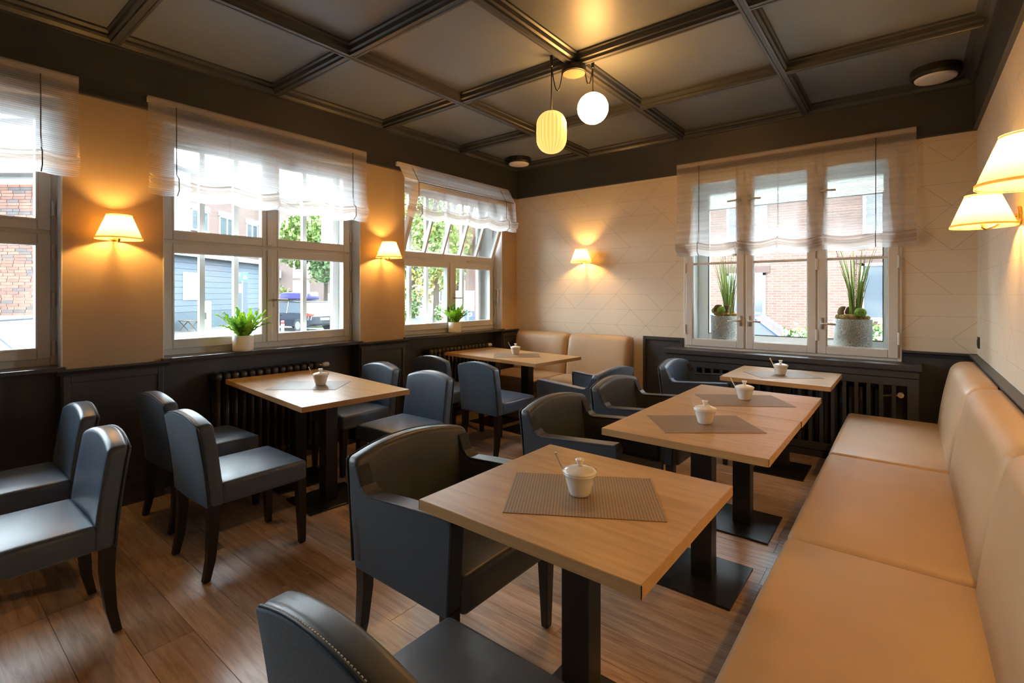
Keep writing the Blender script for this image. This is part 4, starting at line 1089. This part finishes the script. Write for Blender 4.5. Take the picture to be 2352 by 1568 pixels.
text_on(t, 'P', .42, (-.17, -.012, 2.72), (PI / 2, 0, 0), 'sign_white')
m = MB(); m.box(.06, .24, -.014, -.010, 2.60, 2.68).box(.10, .20, -.014, -.010, 2.68, 2.78); m.build('pictogram', 'sign_white', t, world=False)
bx(-.30, .02, -.012, .008, 1.93, 2.36).build('notice', 'sign_white', t, world=False); bx(-.24, -.19, -.015, -.012, 2.22, 2.30).build('notice_mark', 'sign_grey', t, world=False)
t = sign_post('street_sign', 'large white zone sign with a grey ring seen in the upper right sash', -4.22, 12, .78, 1.0, 2.72, 'sign_white', .1)
MB().lathe([(.27, 0), (.27, .003), (.33, .003), (.33, 0)], 40, (0, 0, 0), cap=False).build('ring', 'sign_grey', t, world=False)
o = t.children[-1]; o.rotation_euler = (PI / 2, 0, 0); o.location = (.10, -.011, 3.25)
for k in range(4):
    q = bx(-.42, .30, -.0135, -.011, -.012, .012); q.v = [(p[0] * .72 - p[2] * .69 + .12 + k * .035, p[1], p[0] * .69 + p[2] * .72 + 3.12 - k * .035) for p in q.v]; q.build('stripe', 'sign_grey', t, world=False)
# ---- charging post, bench, bollard
t = thing('charging_post', 'white electric car charging post before the grey building', 'charging post', SP(-12.98, 21, GZ), YAW + R(35))
MB().rbox((0, 0, .78), (.21, .21, .78), .05, (1, 1, 2)).build('housing', 'ext_white', t, world=False, smooth=True)
bx(-.06, .04, -.225, -.205, .82, 1.10).build('screen', 'black_plastic', t, world=False); bx(-.225, -.205, -.04, .04, .95, 1.15).build('screen', 'black_plastic', t, world=False)
bx(.205, .222, -.05, .04, .90, 1.12).build('socket_flap', 'black_plastic', t, world=False)
bx(.206, .214, -.06, .06, .52, .64).build('sticker', 'sign_blue', t, world=False); bx(.206, .214, -.08, .06, .28, .42).build('sticker', 'grass_blade', t, world=False)
t = thing('wooden_bench', 'small folding wooden bench by the grey building wall', 'bench', SP(-16.3, 25.0, GZ), YAW + R(-30))
for k in range(4): bx(-.55, .55, -.24 + .13 * k, -.13 + .13 * k, .50, .53).build('slat', 'bench_wood', t, world=False)
for s in (-1, 1):
    MB().tube([(s * .42, -.22, 0), (s * .42, .22, .5)], .02, 6).build('leg', 'bench_wood', t, world=False); MB().tube([(s * .42, .22, 0), (s * .42, -.22, .5)], .02, 6).build('leg', 'bench_wood', t, world=False)
t = thing('bollard', 'grey bollard with a red and white band before the black car', 'bollard', SP(-10.72, 23.2, GZ), 0)
MB().lathe([(.075, 0), (.075, .60), (.05, .63), (0, .635)], 16, (0, 0, 0)).build('post', 'pole_grey', t, world=False, smooth=False)
MB().lathe([(.078, .40), (.078, .47)], 16, (0, 0, 0)).build('white_band', 'sign_white', t, world=False); MB().lathe([(.078, .47), (.078, .57)], 16, (0, 0, 0)).build('red_band', 'red_band', t, world=False)

# ---- cars
def car(label, loc, rz, paint, L=4.4, Wd=1.8, H=1.52, suv=False, group='parked cars', van=False):
    """local: front towards -x, length along x"""
    t = thing('car' if not van else 'van', label, 'car' if not van else 'van', loc, rz, group)
    hw = Wd / 2; g0 = .26 if suv else .2; belt = .92 if suv else .84
    if van: belt = 1.05
    def sec(x, k, z0, z1): return [(x, -hw * k, z0), (x, -hw * k * 1.0, (z0 + z1) / 2), (x, -hw * k * .93, z1), (x, hw * k * .93, z1), (x, hw * k, (z0 + z1) / 2), (x, hw * k, z0)]
    h = L / 2
    if van: S = [(-h, .82, .4, .72), (-h + .25, .95, g0, .95), (-h + .9, 1, g0, belt), (h - .2, 1, g0, belt), (h, .96, .35, belt)]
    else: S = [(-h, .72, .36, .60), (-h + .18, .90, g0, .72), (-h + .7, .99, g0, belt - .10), (-h + 1.25, 1, g0, belt), (h - .5, 1, g0, belt + .03), (h - .12, .95, g0 + .04, belt + .02), (h, .86, .40, belt - .12)]
    MB().loft([sec(*s) for s in S]).build('body', paint, t, world=False, smooth=False, bevel=.03)
    if van: gl = [(-h + .75, .95, belt - .02), (-h + 1.35, .88, H - .04), (h - .06, .90, H - .04), (h - .02, .95, belt - .02)]
    elif suv: gl = [(-h + 1.05, .93, belt - .03), (-h + 1.75, .80, H - .03), (h - .75, .78, H - .03), (h - .22, .90, belt)]
    else: gl = [(-h + 1.15, .93, belt - .03), (-h + 1.95, .78, H - .03), (h - 1.0, .76, H - .03), (h - .25, .88, belt)]
    poly = lambda sy: [(gl[0][0], sy * hw * gl[0][1], gl[0][2]), (gl[1][0], sy * hw * gl[1][1], gl[1][2]), (gl[2][0], sy * hw * gl[2][1], gl[2][2]), (gl[3][0], sy * hw * gl[3][1], gl[3][2])]
    MB().loft([poly(-1), poly(1)]).build('cabin_glass', 'ext_glass' if not van else paint, t, world=False, bevel=.02)
    MB().rbox(((gl[1][0] + gl[2][0]) / 2, 0, H - .03), ((gl[2][0] - gl[1][0]) / 2 + .04, hw * gl[1][1] + .01, .028), .026, (2, 2, 1)).build('roof', paint, t, world=False, smooth=True)
    for sy in (-1, 1):
        A, B, Cc, D = [Vector(p) for p in poly(sy)]
        for (p, q, r_) in ((A, B, .03), (D, Cc, .055), (A.lerp(D, .48), B.lerp(Cc, .42), .035)):
            MB().tube([p + Vector((0, sy * .004, 0)), q + Vector((0, sy * .004, 0))], r_, 6).build('pillar', paint, t, world=False)
        if van: 
            q = MB(); q.add([tuple(A.lerp(D, .05) + Vector((0, sy * .01, .06))), tuple(A.lerp(D, .2) + Vector((0, sy * .01, .06))), tuple(B.lerp(Cc, .12) + Vector((0, sy * .01, -.08))), tuple(B.lerp(Cc, .02) + Vector((0, sy * .01, -.08)))], [(0, 1, 2, 3)]); q.build('side_window', 'ext_glass', t, world=False)
        for xx in (-h + .85, h - .85):
            wh = MB().loft([[(xx + .33 * math.cos(2 * PI * k / 24), sy * yy, .33 + .33 * math.sin(2 * PI * k / 24)) for k in range(24)] for yy in (hw - .20, hw + .005)]).build('wheel', 'tyre', t, world=False, bevel=.02)
            m = MB().loft([[(xx + .20 * math.cos(2 * PI * k / 20), sy * yy, .33 + .20 * math.sin(2 * PI * k / 20)) for k in range(20)] for yy in (hw - .05, hw + .012)]); m.build('rim', 'rim', wh, world=False)
        MB().rbox((h - .16, sy * hw * .80, belt - .06), (.16, .13, .075), .03, (1, 1, 1)).build('tail_light', 'tail_light', t, world=False, smooth=True)
        MB().rbox((-h + .22, sy * hw * .74, .66), (.16, .12, .06), .03, (1, 1, 1)).build('headlight', 'rim', t, world=False, smooth=True)
        bx(-.25, -.05, sy * (hw + .002) - .012, sy * (hw + .002) + .012, belt - .13, belt - .10).build('door_handle', 'black_plastic', t, world=False)
        MB().rbox((gl[0][0] + .25, sy * (hw + .09), belt + .04), (.07, .09, .06), .03, (1, 1, 1)).build('mirror', paint, t, world=False, smooth=True)
    bx(h - .06, h + .01, -.26, .26, .58, .70).build('number_plate', 'sign_white', t, world=False)
    return t
car('black estate car with a purple roof box parked beyond the bollard', SP(-11.15, 25.8, GZ), YAW + R(-32), 'car_black', 4.4, 1.82, 1.50, suv=True)
t = thing('roof_box', 'purple roof box strapped on the black car', 'roof box', SP(-11.15, 25.8, GZ + 1.50), YAW + R(-32))
def rbd(x, y, z): return (x, y * (1 - .12 * max(0, z - .1) / .3), z - .10 * max(0, (-x - .4)) ** 2)
MB().rbox((.15, 0, .27), (1.12, .42, .19), .09, (4, 2, 2), rbd).build('shell', 'roof_box', t, world=False, smooth=True)
for xx in (-.5, .75): bx(xx - .025, xx + .025, -.55, .55, .0, .10).build('roof_bar', 'black_plastic', t, world=False)
car('silver car parked before the brick house at the left edge', SP(-9.6, 8.3, GZ), YAW + R(10), 'car_silver', 4.3, 1.78, 1.50)
car('white car with red tail lights outside the corner window', SP(-.35, 12.6, GZ), YAW + R(180 + 8), 'car_white', 4.1, 1.75, 1.47)
car('white van with a dark window parked behind the white car', SP(-.2, 20, GZ), YAW + R(180), 'car_white', 5.0, 1.95, 2.0, van=True)
car('blue car parked in the yard behind the back window', (1.25, 6.9, GZ), R(180 + 5), 'car_blue', 4.2, 1.78, 1.46)
car('silver hatchback parked at the far kerb behind the black car', SP(-11.0, 33.0, GZ), YAW + R(-20), 'car_silver', 4.2, 1.78, 1.50)

# ---- trees, hedges
def leaves(m, c, rad, n, s, rnd):
    for k in range(n):
        v = Vector((rnd.gauss(0, 1), rnd.gauss(0, 1), rnd.gauss(0, 1))); v.normalize(); r = rnd.uniform(.55, 1.0) ** .6
        p = Vector((c[0] + v.x * rad[0] * r, c[1] + v.y * rad[1] * r, c[2] + v.z * rad[2] * r))
        a = Vector((rnd.gauss(0, 1), rnd.gauss(0, 1), rnd.gauss(0, 1))).normalized(); b = a.orthogonal().normalized(); q = s * rnd.uniform(.6, 1.3)
        m.add([tuple(p - a * q), tuple(p + b * q * .6), tuple(p + a * q), tuple(p - b * q * .6)], [(0, 1, 2, 3)])
def tree(label, lat, dep, h, crown, mats, seed, n=1500, s=.16, group='street trees', base=None):
    rnd = random.Random(seed); loc = base or SP(lat, dep, GZ)
    t = thing('tree', label, 'tree', loc, 0, group)
    MB().tube([(0, 0, 0), (.05, 0, h * .35), (-.03, .05, h * .7)], [.20, .15, .07], 8).build('trunk', 'trunk', t, world=False)
    ms = {}
    for k in range(9):
        c = (rnd.uniform(-.6, .6) * crown[0], rnd.uniform(-.6, .6) * crown[1], h * .68 + rnd.uniform(-.55, .6) * crown[2])
        mm = ms.setdefault(mats[k % len(mats)], MB()); leaves(mm, c, [q * .52 for q in crown], n // 9, s, rnd)
        if k < 4: MB().tube([(0, 0, h * .4), (c[0] * .6, c[1] * .6, c[2])], [.07, .02], 5).build('branch', 'trunk', t, world=False)
    for k, mm in ms.items(): put(mm.build('foliage', k, t, world=False), kind='stuff')
def bush(label, loc, rad, mats, seed, n=700, s=.06, group='shrubs outside'):
    rnd = random.Random(seed); t = thing('shrub', label, 'shrub', loc, 0, group)
    for j, k in enumerate(mats):
        mm = MB(); leaves(mm, (0, 0, rad[2]), [q * (1 - .12 * j) for q in rad], n // len(mats), s, rnd); put(mm.build('foliage', k, t, world=False), kind='stuff')
    for j in range(4): MB().tube([(.02 * j, 0, 0), ((j - 1.5) * rad[0] * .4, .02, rad[2] * 1.3)], .012, 4).build('stem', 'trunk', t, world=False)
tree('broad green street tree hanging over the parked black car', -15.4, 41, 9.0, (3.9, 3.0, 4.0), ['tree_leaf', 'tree_leaf_dark', 'tree_leaf'], 1, 7000, .20)
tree('tall green tree seen through the upper left of the corner window', -7.6, 38, 9.5, (3.6, 3, 4.6), ['tree_leaf', 'tree_leaf_dark'], 2, 3600, .16)
tree('yellowing tree in the middle of the corner window', -4.6, 30, 8.0, (2.3, 2, 4.0), ['tree_leaf_yellow', 'tree_leaf', 'tree_leaf'], 3, 4200, .14)
tree('green tree behind the white van', -4.9, 44, 9.0, (3.2, 3, 4.3), ['tree_leaf', 'tree_leaf_yellow'], 4, 2600, .17)
tree('dark green tree at the far left of the corner window', -11.2, 46, 10.0, (4.0, 3, 4.6), ['tree_leaf_dark', 'tree_leaf'], 6, 2600, .19)
tree('green tree right of the far apartment block', -18.5, 52, 10.0, (3.2, 3, 4.2), ['tree_leaf', 'tree_leaf_dark'], 7, 2200, .2)
bush('round green shrub by the road at the left of the corner window', SP(-7.1, 32, GZ), (1.5, 1.2, 1.25), ['tree_leaf', 'tree_leaf_dark'], 12, 1200, .10)
bush('low dark hedge by the road in the corner window', SP(-3.2, 26.0, GZ), (1.0, .8, .8), ['tree_leaf_dark', 'tree_leaf'], 13, 1000, .10)
bush('leafy green shrub low behind the middle casement of the back window', (2.62, 5.0, GZ), (.60, .5, .70), ['tree_leaf', 'tree_leaf_dark'], 14, 800, .055)
bush('leafy green shrub behind the right planter of the back window', (3.75, 4.8, GZ), (.5, .5, .78), ['tree_leaf', 'tree_leaf_dark'], 15, 800, .055)
bush('green garden shrub left of the purple roof box', SP(-20.6, 44, GZ), (1.6, 1.2, 1.3), ['tree_leaf', 'tree_leaf_yellow'], 16, 900, .11)
m = MB(); q = [SP(-11.5, 27.5), SP(5, 27.5), SP(5, 30.5), SP(-11.5, 30.5)]
m.add([(p[0], p[1], GZ + .02) for p in q] + [(p[0], p[1], GZ + .10) for p in q], [(0, 3, 2, 1), (4, 5, 6, 7), (0, 1, 5, 4), (1, 2, 6, 5), (2, 3, 7, 6), (3, 0, 4, 7)])
put(m.build('verge', 'grass_verge'), 'grass verge along the far side of the street', 'verge', kind='structure')
